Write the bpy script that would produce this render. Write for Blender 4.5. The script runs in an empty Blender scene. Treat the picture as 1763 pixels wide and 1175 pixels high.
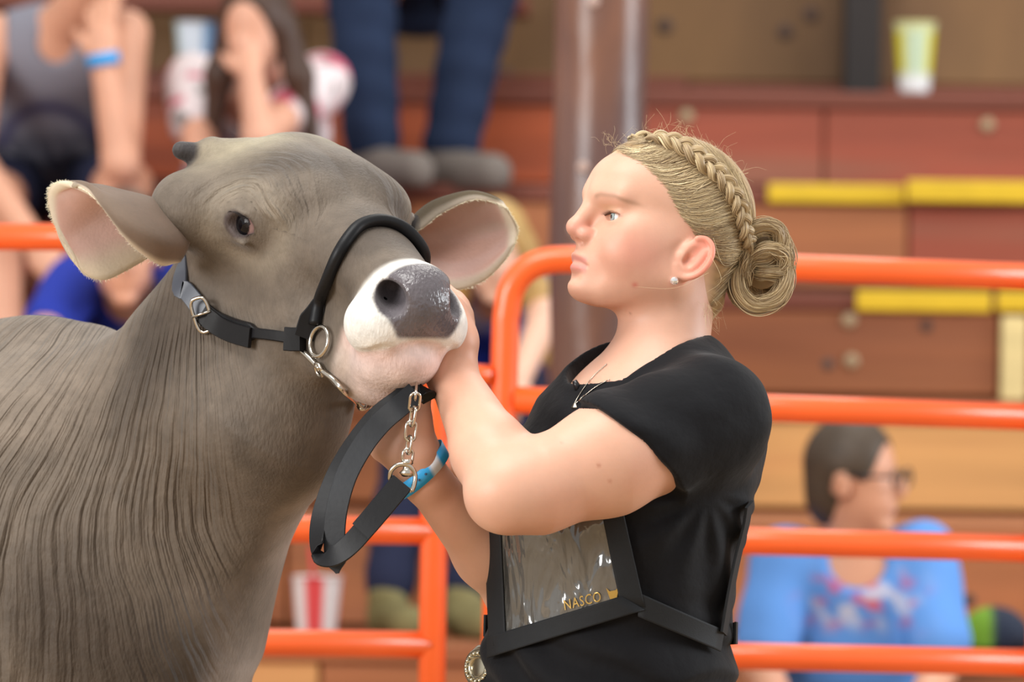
import bpy, math, random, time
import numpy as np
from mathutils import Vector, Matrix
T0 = time.time()
random.seed(7); RNG = np.random.default_rng(7)
scene = bpy.context.scene
COL = scene.collection

# ------------------------------------------------------------------ camera
W, H = 1763.0, 1175.0
DIST, PXM = 8.0, 1400.0                    # focus distance, pixels per metre there
LENS = PXM * DIST / W * 36.0
FPX = PXM * DIST
ROLL = math.radians(0.8)
CAM = np.array([0.0, -8.0, 1.475])
PITCH = math.atan((500.0 - H / 2) / FPX)   # horizon at image row 500
_view = np.array([0.0, math.cos(PITCH), math.sin(PITCH)])
_r0 = np.array([1.0, 0, 0]); _u0 = np.cross(_r0, _view)
CR = math.cos(ROLL) * _r0 + math.sin(ROLL) * _u0
CU = -math.sin(ROLL) * _r0 + math.cos(ROLL) * _u0
cam_data = bpy.data.cameras.new('camera')
cam = bpy.data.objects.new('camera', cam_data)
COL.objects.link(cam)
cam.matrix_world = Matrix(((CR[0], CU[0], -_view[0], CAM[0]), (CR[1], CU[1], -_view[1], CAM[1]),
                           (CR[2], CU[2], -_view[2], CAM[2]), (0, 0, 0, 1)))
cam_data.sensor_width = 36.0
cam_data.lens = LENS
cam_data.clip_end = 100
cam_data.dof.use_dof = True
cam_data.dof.focus_distance = 7.86
cam_data.dof.aperture_fstop = 5.6
scene.camera = cam
scene.view_settings.view_transform = 'Standard'
scene.view_settings.look = 'None'
scene.view_settings.gamma = 1.0
scene.view_settings.use_curve_mapping = False
scene.view_settings.exposure = 0.40
scene.cycles.use_denoising = True

# ------------------------------------------------------------------ world and lamps
world = bpy.data.worlds.new('barn_daylight')
scene.world = world
world.use_nodes = True
wn = world.node_tree
wn.nodes['Background'].inputs[0].default_value = (1.0, 0.985, 0.96, 1)
wn.nodes['Background'].inputs[1].default_value = 0.52

def area_light(name, loc, target, size, power, color):
    ld = bpy.data.lights.new(name, 'AREA')
    ld.shape = 'RECTANGLE'; ld.size, ld.size_y = size
    ld.energy = power; ld.color = color
    o = bpy.data.objects.new(name, ld)
    COL.objects.link(o)
    o.location = loc
    o.rotation_euler = (Vector(target) - Vector(loc)).to_track_quat('-Z', 'Y').to_euler()
    return o
# daylight of the show barn, all outside the picture: roof lights high above and the open sides left and right
area_light('roof_light_ring_offscreen', (-1.2, -1.6, 6.4), (0, 0.2, 1.2), (3.5, 3.0), 230, (1.0, 0.98, 0.94))
area_light('roof_light_stands_offscreen', (1.5, 6.0, 7.5), (0, 6.0, 1.0), (9.0, 3.0), 190, (1.0, 0.96, 0.9))
area_light('open_side_left_offscreen', (-10.4, -8.0, 4.2), (0, 0, 1.3), (6.4, 4.0), 1000, (1.0, 0.99, 0.97))
area_light('open_side_right_offscreen', (11.5, 1.8, 3.9), (0.3, 1.0, 1.2), (6.2, 3.9), 760, (0.92, 0.96, 1.0))

# ------------------------------------------------------------------ pixel to place
def P(px, py, y):
    """the point at depth y (world) that stands behind this image pixel"""
    d = _view + CR * ((px - W / 2) / FPX) + CU * ((H / 2 - py) / FPX)
    t = (y - CAM[1]) / d[1]
    return CAM + d * t

def PP(px, py, o, n):
    """where the ray of a pixel meets the plane through o with normal n"""
    d = _view + CR * ((px - W / 2) / FPX) + CU * ((H / 2 - py) / FPX)
    t = np.dot(np.asarray(o) - CAM, n) / np.dot(d, n)
    return CAM + d * t

def proj(p):
    q = np.asarray(p, float) - CAM
    z = q @ _view
    return np.stack([W / 2 + FPX * (q @ CR) / z, H / 2 - FPX * (q @ CU) / z], -1)

# ------------------------------------------------------------------ colour
def lin(c):
    c = np.asarray(c, float) / 255.0
    return np.where(c <= 0.04045, c / 12.92, ((c + 0.055) / 1.055) ** 2.4)
def rgb(*c):
    l = lin(c); return (float(l[0]), float(l[1]), float(l[2]), 1.0)

# ------------------------------------------------------------------ implicit surfaces
def unit(v):
    v = np.asarray(v, float); return v / np.linalg.norm(v)
def nrm(x): return np.sqrt(np.einsum('ij,ij->i', x, x))
def A(*v): return np.array(v, dtype=np.float64)
def bs(f, c, r):
    f.bs = (np.asarray(c, float), float(r)); return f
def sph(c, r):
    c = A(*c)
    return bs(lambda p: nrm(p - c) - r, c, r)
def rotm(ax, ay, az):
    ax, ay, az = [math.radians(v) for v in (ax, ay, az)]
    return np.array(Matrix.Rotation(az, 3, 'Z') @ Matrix.Rotation(ay, 3, 'Y') @ Matrix.Rotation(ax, 3, 'X'))
def ell(c, r, R=None):
    c = A(*c); r = A(*r)
    def f(p):
        q = p - c
        if R is not None: q = q @ R
        k0 = nrm(q / r); k1 = np.linalg.norm(q / (r * r), axis=1) + 1e-9
        return k0 * (k0 - 1.0) / k1
    return bs(f, c, max(r))
def rc(a, b, r1, r2):
    a = A(*a); ba = A(*b) - a; l2 = ba @ ba + 1e-12
    def f(p):
        q = p - a
        t = np.clip(q @ ba / l2, 0, 1)
        return nrm(q - t[:, None] * ba) - (r1 + (r2 - r1) * t)
    return bs(f, a + ba / 2, math.sqrt(l2) / 2 + max(r1, r2))
def ecap(a, b, s, ra, rb):
    """limb of elliptic section: ra=(side, other) at a, rb at b; s = side direction"""
    a = A(*a); b = A(*b); ba = b - a; L = np.linalg.norm(ba); z = ba / L
    s = A(*s); s = unit(s - z * (s @ z)); o = np.cross(z, s)
    def f(p):
        q = p - a
        h = q @ z; t = np.clip(h / L, 0, 1)
        ex = h - t * L
        r1 = ra[0] + (rb[0] - ra[0]) * t; r2 = ra[1] + (rb[1] - ra[1]) * t
        x = q @ s; y = q @ o
        m = (r1 + r2) * 0.5
        k0 = np.sqrt((x / r1) ** 2 + (y / r2) ** 2 + (ex / m) ** 2)
        k1 = np.sqrt((x / r1 ** 2) ** 2 + (y / r2 ** 2) ** 2 + (ex / m ** 2) ** 2) + 1e-9
        return k0 * (k0 - 1) / k1
    return bs(f, (a + b) / 2, L / 2 + max(max(ra), max(rb)))
def box(c, half, R=None, rnd=0.005):
    c = A(*c); hb = A(*half) - rnd
    def f(p):
        q = p - c
        if R is not None: q = q @ R
        q = np.abs(q) - hb
        return nrm(np.maximum(q, 0)) + np.minimum(q.max(1), 0) - rnd
    return f
def half(pt, n):
    """inside is the side the normal points away from"""
    pt = A(*pt); n = unit(n)
    return lambda p: (p - pt) @ n
def smin(a, b, k):
    if k <= 0: return np.minimum(a, b)
    h = np.clip(0.5 + 0.5 * (b - a) / k, 0, 1)
    return b + (a - b) * h - k * h * (1 - h)
def smax(a, b, k): return -smin(-a, -b, k)
class SDF:
    def __init__(s, frame=None, mirror=False):
        s.ops = []; s.frame = frame; s.mirror = mirror
    def add(s, f, k=0.01): s.ops.append((0, f, k)); return s
    def sub(s, f, k=0.005): s.ops.append((1, f, k)); return s
    def cut(s, f, k=0.0): s.ops.append((2, f, k)); return s
    def warp(s, f): s.ops.append((3, f, 0)); return s
    def chain(s, pts, rad, k=0.01):
        for i in range(len(pts) - 1): s.add(rc(pts[i], pts[i + 1], rad[i], rad[i + 1]), k)
        return s
    def __call__(s, p):
        if s.frame is not None:
            O, M, sc = s.frame
            p = ((p - O) @ M) / sc
        if s.mirror:
            p = p.copy(); p[:, 0] = np.abs(p[:, 0])
        d = None
        pc = (p.min(0) + p.max(0)) / 2; pr = np.linalg.norm(p.max(0) - pc)
        for m, f, k in s.ops:
            if m == 3: d = d + f(p); continue
            if d is not None and m < 2 and getattr(f, 'bs', None) is not None:
                lb = np.linalg.norm(pc - f.bs[0]) - f.bs[1] - pr
                if m == 0 and lb > d.max() + k: continue
                if m == 1 and lb > k - d.min() and lb > 0: continue
            v = f(p)
            if d is None: d = v
            elif m == 0: d = smin(d, v, k)
            elif m == 1: d = smax(d, -v, k)
            else: d = smax(d, v, k)
        return d * (s.frame[2] if s.frame is not None else 1.0)

def _ev(f, p, n=6000):
    if len(p) == 0: return np.zeros(0)
    if len(p) <= n: return f(p)
    lo = p.min(0); b = ((p - lo) / (np.max(p.max(0) - lo) / 24 + 1e-9)).astype(np.int64)
    o = np.argsort((b[:, 0] * 64 + b[:, 1]) * 64 + b[:, 2], kind='stable')
    ps = p[o]; r = np.empty(len(p))
    r[o] = np.concatenate([f(ps[i:i + n]) for i in range(0, len(p), n)])
    return r
_C8 = np.array([[i & 1, (i >> 1) & 1, (i >> 2) & 1] for i in range(8)])
_EDG = [(a, b) for a in range(8) for b in range(a + 1, 8) if bin(a ^ b).count('1') == 1]
def surface(f, lo, hi, h, slack=1.25, newton=1, keep=None):
    """sparse surface nets: returns vertices, quads, normals of f = 0 inside the box"""
    lo = A(*lo); hi = A(*hi)
    n = np.ceil((hi - lo) / (16 * h)).astype(int) + 1
    g = np.stack(np.meshgrid(*[np.arange(k) for k in n], indexing='ij'), -1).reshape(-1, 3)
    for step, child in ((16, 4), (4, 2), (2, 2)):
        c = lo + (g + 0.5) * step * h
        d = _ev(f, c)
        g = g[np.abs(d) < step * h * 0.87 * slack + 0.5 * h]
        if keep is not None and step == 4: g = g[keep(lo + (g + 0.5) * step * h)]
        o = np.stack(np.meshgrid(*[np.arange(child)] * 3, indexing='ij'), -1).reshape(-1, 3)
        g = (g[:, None, :] * child + o[None]).reshape(-1, 3)
    g = g[((lo + g * h) < hi).all(1)]
    B = 1 << 20
    key = lambda q: (q[:, 0].astype(np.int64) * B + q[:, 1]) * B + q[:, 2]
    pts = np.unique(np.concatenate([key(g + c) for c in _C8]))
    pi = np.stack([pts // B // B, (pts // B) % B, pts % B], -1)
    val = _ev(f, lo + pi * h)
    cv = np.stack([val[np.searchsorted(pts, key(g + c))] for c in _C8], 1)
    ins = cv < 0
    act = ins.any(1) & ~ins.all(1)
    g = g[act]; cv = cv[act]; ins = ins[act]
    ck = key(g); so = np.argsort(ck); g = g[so]; cv = cv[so]; ins = ins[so]; ck = ck[so]
    acc = np.zeros((len(g), 3)); cnt = np.zeros(len(g))
    for a, b in _EDG:
        m = ins[:, a] != ins[:, b]
        t = np.where(m, cv[:, a] / np.where(m, cv[:, a] - cv[:, b], 1), 0)
        acc += np.where(m[:, None], _C8[a] + t[:, None] * (_C8[b] - _C8[a]), 0); cnt += m
    v = lo + (g + acc / cnt[:, None]) * h
    quads = []
    for ax in range(3):
        m = ins[:, 0] != ins[:, 1 << ax]
        e = g[m]; s = ins[m, 0]
        u, w = [(1, 2), (2, 0), (0, 1)][ax]
        du = np.zeros(3, int); du[u] = 1; dw = np.zeros(3, int); dw[w] = 1
        ids = []
        ok = np.ones(len(e), bool)
        for off in (0 * du, -du, -du - dw, -dw):
            kk = key(e + off); i = np.clip(np.searchsorted(ck, kk), 0, len(ck) - 1)
            ok &= ck[i] == kk; ids.append(i)
        q = np.stack(ids, 1)
        q = np.where(s[:, None], q, q[:, ::-1])
        quads.append(q[ok])
    quads = np.concatenate(quads)
    T4 = np.array([[1, 1, 1], [1, -1, -1], [-1, 1, -1], [-1, -1, 1]], float)
    def grad(v, e):
        return sum(t * _ev(f, v + t * e)[:, None] for t in T4) / (4 * e)
    for it in range(newton):
        gr = grad(v, h * 0.5); d = _ev(f, v)
        st = d / np.maximum((gr * gr).sum(1), 0.05)
        v = v - np.clip(st, -h, h)[:, None] * gr
    nr = gr if newton else grad(v, h * 0.6)
    nr = nr / (nrm(nr)[:, None] + 1e-12)
    return v, quads, nr

# ------------------------------------------------------------------ mesh objects
def mesh_np(name, v, q, mat=None, normals=None, col=None, attrs=None, parent=None, smooth=True):
    me = bpy.data.meshes.new(name)
    v = np.asarray(v, np.float32); q = np.asarray(q)
    k = q.shape[1]
    me.vertices.add(len(v)); me.vertices.foreach_set('co', v.ravel())
    me.loops.add(q.size); me.loops.foreach_set('vertex_index', q.ravel().astype(np.int32))
    me.polygons.add(len(q)); me.polygons.foreach_set('loop_start', (np.arange(len(q)) * k).astype(np.int32))
    me.update(calc_edges=True)
    me.polygons.foreach_set('use_smooth', np.full(len(q), smooth))
    if col is not None:
        a = me.attributes.new('Col', 'FLOAT_COLOR', 'POINT')
        c = np.ones((len(v), 4), np.float32); c[:, :3] = col
        a.data.foreach_set('color', c.ravel())
    for an, av in (attrs or {}).items():
        a = me.attributes.new(an, 'FLOAT', 'POINT'); a.data.foreach_set('value', np.asarray(av, np.float32))
    if normals is not None:
        me.normals_split_custom_set_from_vertices(np.asarray(normals, np.float32))
    if mat is not None: me.materials.append(mat)
    o = bpy.data.objects.new(name, me)
    COL.objects.link(o)
    if parent is not None: o.parent = parent
    return o
def mesh_py(name, v, f, mat=None, parent=None, smooth=False, col=None):
    me = bpy.data.meshes.new(name)
    me.from_pydata([tuple(map(float, p)) for p in v], [], f)
    me.update()
    if smooth: me.polygons.foreach_set('use_smooth', np.full(len(f), True))
    if col is not None:
        a = me.attributes.new('Col', 'FLOAT_COLOR', 'POINT')
        c = np.ones((len(v), 4), np.float32); c[:, :3] = col
        a.data.foreach_set('color', c.ravel())
    if mat is not None: me.materials.append(mat)
    o = bpy.data.objects.new(name, me)
    COL.objects.link(o)
    if parent is not None: o.parent = parent
    return o
def sdf_obj(name, f, lo, hi, h, mat, parent=None, colf=None, slack=1.25, newton=1):
    v, q, n = surface(f, lo, hi, h, slack, newton)
    return mesh_np(name, v, q, mat, n, colf(v, n) if colf else None, parent=parent)
def tag(o, label, cat, group=None, kind=None):
    if label: o['label'] = label
    if cat: o['category'] = cat
    if group: o['group'] = group
    if kind: o['kind'] = kind
    return o
def empty(name, loc, label=None, cat=None, group=None):
    o = bpy.data.objects.new(name, None)
    COL.objects.link(o)
    o.location = tuple(map(float, loc)); o.empty_display_size = 0.1
    bpy.context.view_layer.update()
    tag(o, label, cat, group)
    return o
def put(o, parent):
    """parent a mesh given in world coordinates"""
    o.parent = parent
    o.matrix_parent_inverse = Matrix.Translation(-parent.location)
    return o

# ------------------------------------------------------------------ curves, tubes, straps
def spline(pts, n, closed=False):
    p = np.asarray(pts, float)
    m = len(p)
    segs = m if closed else m - 1
    t = np.linspace(0, segs, n, endpoint=not closed)
    i = np.minimum(t.astype(int), segs - 1); u = (t - i)[:, None]
    if closed: g = lambda k: p[k % m]
    else:
        pe = np.vstack([2 * p[0] - p[1], p, 2 * p[-1] - p[-2]]); g = lambda k: pe[np.clip(k + 1, 0, m + 1)]
    p0, p1, p2, p3 = g(i - 1), g(i), g(i + 1), g(i + 2)
    return 0.5 * (2 * p1 + (p2 - p0) * u + (2 * p0 - 5 * p1 + 4 * p2 - p3) * u * u + (3 * p1 - p0 - 3 * p2 + p3) * u ** 3)
def frames(c, up=None, closed=False):
    c = np.asarray(c, float)
    t = np.gradient(c, axis=0)
    if closed: t = np.roll(c, -1, 0) - np.roll(c, 1, 0)
    t /= nrm(t)[:, None] + 1e-12
    if up is not None and np.ndim(up) == 2:
        n = up - t * (up * t).sum(1)[:, None]
        n /= nrm(n)[:, None] + 1e-12
    else:
        n = np.zeros_like(c)
        a = A(*up) if up is not None else (A(0, 0, 1) if abs(t[0][2]) < 0.9 else A(1, 0, 0))
        a = unit(a - t[0] * (a @ t[0]))
        for i in range(len(c)):
            a = unit(a - t[i] * (a @ t[i])); n[i] = a
    return t, n, np.cross(t, n)
def tube_geo(c, r, sides=8, closed=False, up=None, flat=1.0, cap=True):
    c = np.asarray(c, float); n = len(c)
    r = np.broadcast_to(np.asarray(r, float), (n,))
    t, N, Bn = frames(c, up, closed)
    a = np.arange(sides) * 2 * math.pi / sides
    v = c[:, None] + r[:, None, None] * (np.cos(a)[None, :, None] * N[:, None] * flat + np.sin(a)[None, :, None] * Bn[:, None])
    v = v.reshape(-1, 3)
    m = n if closed else n - 1
    i = np.arange(m)[:, None]; j = np.arange(sides)[None]
    i2 = (i + 1) % n; j2 = (j + 1) % sides
    q = np.stack([i * sides + j, i * sides + j2, i2 * sides + j2, i2 * sides + j], -1).reshape(-1, 4)
    f = [tuple(map(int, x)) for x in q]
    if cap and not closed:
        f.append(tuple(range(sides - 1, -1, -1))); f.append(tuple(range((n - 1) * sides, n * sides)))
    return v, f
def tube(name, c, r, mat, parent=None, sides=8, closed=False, up=None, flat=1.0):
    v, f = tube_geo(c, r, sides, closed, up, flat)
    return mesh_py(name, v, f, mat, parent, True)
def strap_geo(c, side, w, t):
    """flat band: c centre line, side = width direction per point, w half width, t half thickness"""
    c = np.asarray(c, float); n = len(c)
    side = np.broadcast_to(np.asarray(side, float), c.shape)
    tg, S, N = frames(c, side)
    w = np.broadcast_to(np.asarray(w, float), (n,))[:, None]
    b = min(0.35, 1) * t
    sec = [(-1, -1, 0, b), (-1, 1, 0, -b), (-1, 1, b, 0), (1, 1, -b, 0), (1, 1, 0, -b), (1, -1, 0, b), (1, -1, -b, 0), (-1, -1, b, 0)]
    ring = [c + S * (a * w + x) + N * (d * t + y) for a, d, x, y in sec]
    v = np.stack(ring, 1).reshape(-1, 3); k = len(sec)
    f = [(i * k + j, i * k + (j + 1) % k, (i + 1) * k + (j + 1) % k, (i + 1) * k + j) for i in range(n - 1) for j in range(k)]
    f.append(tuple(range(k - 1, -1, -1))); f.append(tuple(range((n - 1) * k, n * k)))
    return v, f
def strap(name, c, side, w, t, mat, parent=None):
    v, f = strap_geo(c, side, w, t)
    o = mesh_py(name, v, f, mat, parent, True)
    o.data.set_sharp_from_angle(angle=math.radians(30))
    return o
def box_geo(lo, hi):
    x0, y0, z0 = lo; x1, y1, z1 = hi
    v = [(x0, y0, z0), (x1, y0, z0), (x1, y1, z0), (x0, y1, z0), (x0, y0, z1), (x1, y0, z1), (x1, y1, z1), (x0, y1, z1)]
    return v, [(3, 2, 1, 0), (4, 5, 6, 7), (0, 1, 5, 4), (1, 2, 6, 5), (2, 3, 7, 6), (3, 0, 4, 7)]
def board(name, lo, hi, mat, parent=None, bev=0.004):
    """a sawn board with eased edges"""
    c = [(a + b) / 2 for a, b in zip(lo, hi)]; hs = [(b - a) / 2 for a, b in zip(lo, hi)]
    v = []; b = min(bev, min(hs) * 0.5)
    for sx in (-1, 1):
        for sy in (-1, 1):
            for sz in (-1, 1):
                v += [(c[0] + sx * (hs[0] - b), c[1] + sy * (hs[1] - b), c[2] + sz * hs[2]),
                      (c[0] + sx * (hs[0] - b), c[1] + sy * hs[1], c[2] + sz * (hs[2] - b)),
                      (c[0] + sx * hs[0], c[1] + sy * (hs[1] - b), c[2] + sz * (hs[2] - b))]
    import bmesh
    bm = bmesh.new()
    vs = [bm.verts.new(p) for p in v]
    r = bmesh.ops.convex_hull(bm, input=vs)
    me = bpy.data.meshes.new(name); bm.to_mesh(me); bm.free()
    me.materials.append(mat)
    o = bpy.data.objects.new(name, me); COL.objects.link(o)
    if parent is not None: o.parent = parent
    return o
def patch(grid, nu, nv):
    """smooth surface through a rectangular net of points"""
    g = np.asarray(grid, float)
    a = np.stack([spline(row, nv) for row in g])
    b = np.stack([spline(a[:, j], nu) for j in range(nv)], 1)
    i = np.arange(nu - 1)[:, None]; j = np.arange(nv - 1)[None]
    q = np.stack([i * nv + j, i * nv + j + 1, (i + 1) * nv + j + 1, (i + 1) * nv + j], -1).reshape(-1, 4)
    return b.reshape(-1, 3), q

# ------------------------------------------------------------------ materials
MATS = {}
def pm(name, base=(0.5, 0.5, 0.5, 1), rough=0.5, metal=0.0, attr=None, var=None, bump=None, spec=0.5, sss=0.0, sheen=0.0,
       stretch=None, mix=None, trans=0.0, alpha=1.0, coat=0.0, island=0.0):
    """procedural material. var=(scale, amount) brightness noise; mix=(colour, scale, threshold, soft); bump=(scale, strength, distance)"""
    if name in MATS: return MATS[name]
    m = bpy.data.materials.new(name); MATS[name] = m
    m.use_nodes = True
    t = m.node_tree; N = t.nodes; L = t.links
    b = N['Principled BSDF']
    b.inputs['Roughness'].default_value = rough; b.inputs['Metallic'].default_value = metal
    b.inputs['Specular IOR Level'].default_value = spec
    b.inputs['Coat Weight'].default_value = coat
    if sss:
        b.inputs['Subsurface Weight'].default_value = sss
        b.inputs['Subsurface Radius'].default_value = (0.012, 0.005, 0.003)
        b.inputs['Subsurface Scale'].default_value = 1.0
    if sheen:
        b.inputs['Sheen Weight'].default_value = sheen; b.inputs['Sheen Roughness'].default_value = 0.45
    b.inputs['Transmission Weight'].default_value = trans
    b.inputs['Alpha'].default_value = alpha
    tc = N.new('ShaderNodeTexCoord'); vec = tc.outputs['Object']
    if stretch:
        mp = N.new('ShaderNodeMapping'); mp.inputs['Scale'].default_value = stretch
        L.new(vec, mp.inputs['Vector']); vec = mp.outputs['Vector']
    if attr:
        a = N.new('ShaderNodeAttribute'); a.attribute_name = attr; col = a.outputs['Color']
    else:
        a = N.new('ShaderNodeRGB'); a.outputs[0].default_value = base; col = a.outputs[0]
    if mix:
        nz = N.new('ShaderNodeTexNoise'); nz.inputs['Scale'].default_value = mix[1]; nz.inputs['Detail'].default_value = 4
        L.new(vec, nz.inputs['Vector'])
        mr = N.new('ShaderNodeMapRange'); mr.inputs[1].default_value = mix[2] - mix[3]; mr.inputs[2].default_value = mix[2] + mix[3]
        L.new(nz.outputs[0], mr.inputs[0])
        mx = N.new('ShaderNodeMix'); mx.data_type = 'RGBA'
        L.new(mr.outputs[0], mx.inputs[0]); L.new(col, mx.inputs[6]); mx.inputs[7].default_value = mix[0]
        col = mx.outputs[2]
    if var:
        nz = N.new('ShaderNodeTexNoise'); nz.inputs['Scale'].default_value = var[0]; nz.inputs['Detail'].default_value = 5
        nz.inputs['Roughness'].default_value = 0.6
        L.new(vec, nz.inputs['Vector'])
        mr = N.new('ShaderNodeMapRange'); mr.inputs[1].default_value = 0.25; mr.inputs[2].default_value = 0.75
        mr.inputs[3].default_value = 1 - var[1]; mr.inputs[4].default_value = 1 + var[1]
        L.new(nz.outputs[0], mr.inputs[0])
        vm = N.new('ShaderNodeVectorMath'); vm.operation = 'SCALE'
        L.new(col, vm.inputs[0]); L.new(mr.outputs[0], vm.inputs['Scale'])
        col = vm.outputs[0]
    if island:
        oi = N.new('ShaderNodeObjectInfo')
        mr = N.new('ShaderNodeMapRange'); mr.inputs[3].default_value = 1 - island; mr.inputs[4].default_value = 1 + island
        L.new(oi.outputs['Random'], mr.inputs[0])
        vm = N.new('ShaderNodeVectorMath'); vm.operation = 'SCALE'
        L.new(col, vm.inputs[0]); L.new(mr.outputs[0], vm.inputs['Scale'])
        col = vm.outputs[0]
    L.new(col, b.inputs['Base Color'])
    if bump:
        nz = N.new('ShaderNodeTexNoise'); nz.inputs['Scale'].default_value = bump[0]; nz.inputs['Detail'].default_value = 4
        L.new(vec, nz.inputs['Vector'])
        bp = N.new('ShaderNodeBump'); bp.inputs['Strength'].default_value = bump[1]; bp.inputs['Distance'].default_value = bump[2]
        L.new(nz.outputs[0], bp.inputs['Height']); L.new(bp.outputs[0], b.inputs['Normal'])
    return m
def smooth(x, a, b):
    t = np.clip((x - a) / (b - a), 0, 1); return t * t * (3 - 2 * t)
def mixc(c, d, t):
    t = np.asarray(t)[:, None]; return c * (1 - t) + np.asarray(d) * t
def noise3(p, s, seed=0):
    """cheap smooth noise in about -1..1"""
    r = np.random.default_rng(seed); o = np.zeros(len(p)); p = np.asarray(p) * s
    for k in range(6):
        d = r.normal(size=3); o += np.sin(p @ d * (1 + 0.35 * k) + r.uniform(0, 6.28))
    return o / 3.4

def ray_dirs(px, py):
    px = np.asarray(px, float); py = np.asarray(py, float)
    d = _view + CR * ((px - W / 2) / FPX)[:, None] + CU * ((H / 2 - py) / FPX)[:, None]
    return d / d[:, 1:2]
def trace(f, px, py, y0=-0.5, y1=0.5, it=70):
    """first meeting of pixel rays with a surface; rays that miss return their closest approach"""
    d = ray_dirs(px, py); o = CAM + d * (y0 - CAM[1])
    t = np.zeros(len(o)); best = np.full(len(o), 9.0); bt = t.copy()
    for _ in range(it):
        v = _ev(f, o + d * t[:, None]); b = v < best - 1e-5
        best = np.where(b, v, best); bt = np.where(b, t, bt)
        t = np.where(v > 2e-4, np.minimum(t + np.maximum(v * 0.8, 4e-4), y1 - y0), t)
    return o + d * bt[:, None], best
def normal_of(f, p, e=0.003):
    T4 = np.array([[1, 1, 1], [1, -1, -1], [-1, 1, -1], [-1, -1, 1]], float)
    g = sum(t * _ev(f, p + t * e)[:, None] for t in T4)
    return g / (nrm(g)[:, None] + 1e-12)

# ================================================================== the setting
def wood(name, c, rough=0.55, worn=None, amt=0.22):
    return pm(name, rgb(*c), rough, var=(3.0, amt), stretch=(0.35, 3.0, 4.5), mix=worn, bump=(6, 0.3, 0.004), island=0.10)
W_RED = wood('red_stained_plank', (146, 70, 48), worn=(rgb(124, 92, 72), 1.2, 0.62, 0.12))
W_ORANGE = wood('orange_stained_plank', (168, 80, 42), worn=(rgb(104, 48, 34), 1.4, 0.60, 0.12))
W_BROWN = wood('brown_plank', (160, 98, 58), worn=(rgb(118, 64, 40), 1.0, 0.62, 0.15))
W_TAN = wood('tan_plank', (198, 148, 90), worn=(rgb(160, 84, 48), 0.9, 0.60, 0.15))
W_EDGE = wood('red_brown_edge', (116, 58, 40))
W_PALE = wood('pale_batten', (214, 196, 138))
YELLOW = pm('yellow_safety_paint', rgb(214, 178, 30), 0.5, var=(9, 0.12))
PLY = pm('plywood_sheet', rgb(124, 90, 54), 0.6, var=(2.2, 0.3), stretch=(1.0, 1.0, 0.4), mix=(rgb(96, 66, 42), 1.5, 0.63, 0.15))
BLACKW = pm('black_brown_timber', rgb(34, 26, 24), 0.6, var=(5, 0.2), stretch=(3, 3, 0.4))
KNOT = pm('wood_knot', rgb(74, 54, 46), 0.6)
BOLT = pm('galvanised_bolt', rgb(170, 150, 118), 0.5, metal=0.3)
DIRT = pm('arena_dirt', rgb(150, 122, 92), 0.95, var=(2, 0.2), mix=(rgb(190, 165, 125), 6, 0.55, 0.1), bump=(18, 0.6, 0.02))

fl, ff = box_geo((-14, -12, -0.08), (14, 14, 0.0))
tag(mesh_py('floor', fl, ff, DIRT), 'brown dirt floor of the show ring', 'floor', kind='structure')

TY = [5.60 + 0.5 * i for i in range(-4, 6)]           # front edge of each tread (world y)
TZ = [1.0 + 0.2405 * i for i in range(-4, 6)]         # top of each tread
ble = empty('bleachers', (0, TY[0], 0), 'stepped timber bleachers with red and brown planks and yellow step edges', 'bleachers')
ble['kind'] = 'structure'
def wx(px, y): return float(P(px, 500, y)[0])
def disc(name, c, r, mat, parent, t=0.006):
    v, f = tube_geo(np.array([[c[0], c[1], c[2]], [c[0], c[1] - t * 0.6, c[2]], [c[0], c[1] - t, c[2]]]), [r, r, r * 0.6], 12)
    return mesh_py(name, v, f, mat, parent, True)
XL, XR = -6.0, 6.0
# per tier: riser boards below the tread above it as (left px, right px, material)
riser_mats = {3: [(-9e3, 960, W_ORANGE), (960, 1415, W_RED), (1415, 9e3, W_RED)],
              2: [(-9e3, 700, W_RED), (700, 1562, W_BROWN), (1562, 9e3, W_RED)],
              1: [(-9e3, 640, W_BROWN), (640, 1722, W_BROWN), (1722, 9e3, W_BROWN)],
              0: [(-9e3, 900, W_BROWN), (900, 9e3, W_TAN)],
              -1: [(-9e3, 500, W_BROWN), (500, 760, W_BROWN), (760, 9e3, W_BROWN)],
              -2: [(-9e3, 560, W_TAN), (560, 9e3, W_BROWN)]}
for n, i in enumerate(range(-4, 6)):
    y, z = TY[n], TZ[n]
    if i <= 4:
        em = {4: W_EDGE, 3: W_EDGE, 2: W_EDGE}.get(i, W_BROWN)
        seam = [XL, wx(560 + 190 * (i % 3), y), XR] if i != 4 else [XL, wx(300, y), XR]
        for a, b in zip(seam[:-1], seam[1:]):
            for k, (d0, d1) in enumerate(((0.0, 0.25), (0.262, 0.512))):
                put(board('tread_board', (a + 0.003, y + d0, z - 0.04), (b - 0.003, y + d1, z), em), ble)
    if i <= 3:
        y2, z2 = TY[n + 1], TZ[n + 1]
        put(board('added_riser_backing', (XL, y2 + 0.05, z - 0.06), (XR, y2 + 0.07, z2 - 0.041), W_BROWN), ble)  # added board that keeps world light from leaking through the riser gaps
        for a, b, m in riser_mats.get(i, [(-9e3, 700, W_BROWN), (700, 9e3, W_BROWN)]):
            xa = max(XL, wx(a, y2)); xb = min(XR, wx(b, y2))
            o = board('riser_board', (xa + 0.003, y2 + 0.012, z + 0.012), (xb - 0.003, y2 + 0.045, z2 - 0.041), m); put(o, ble)
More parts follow.
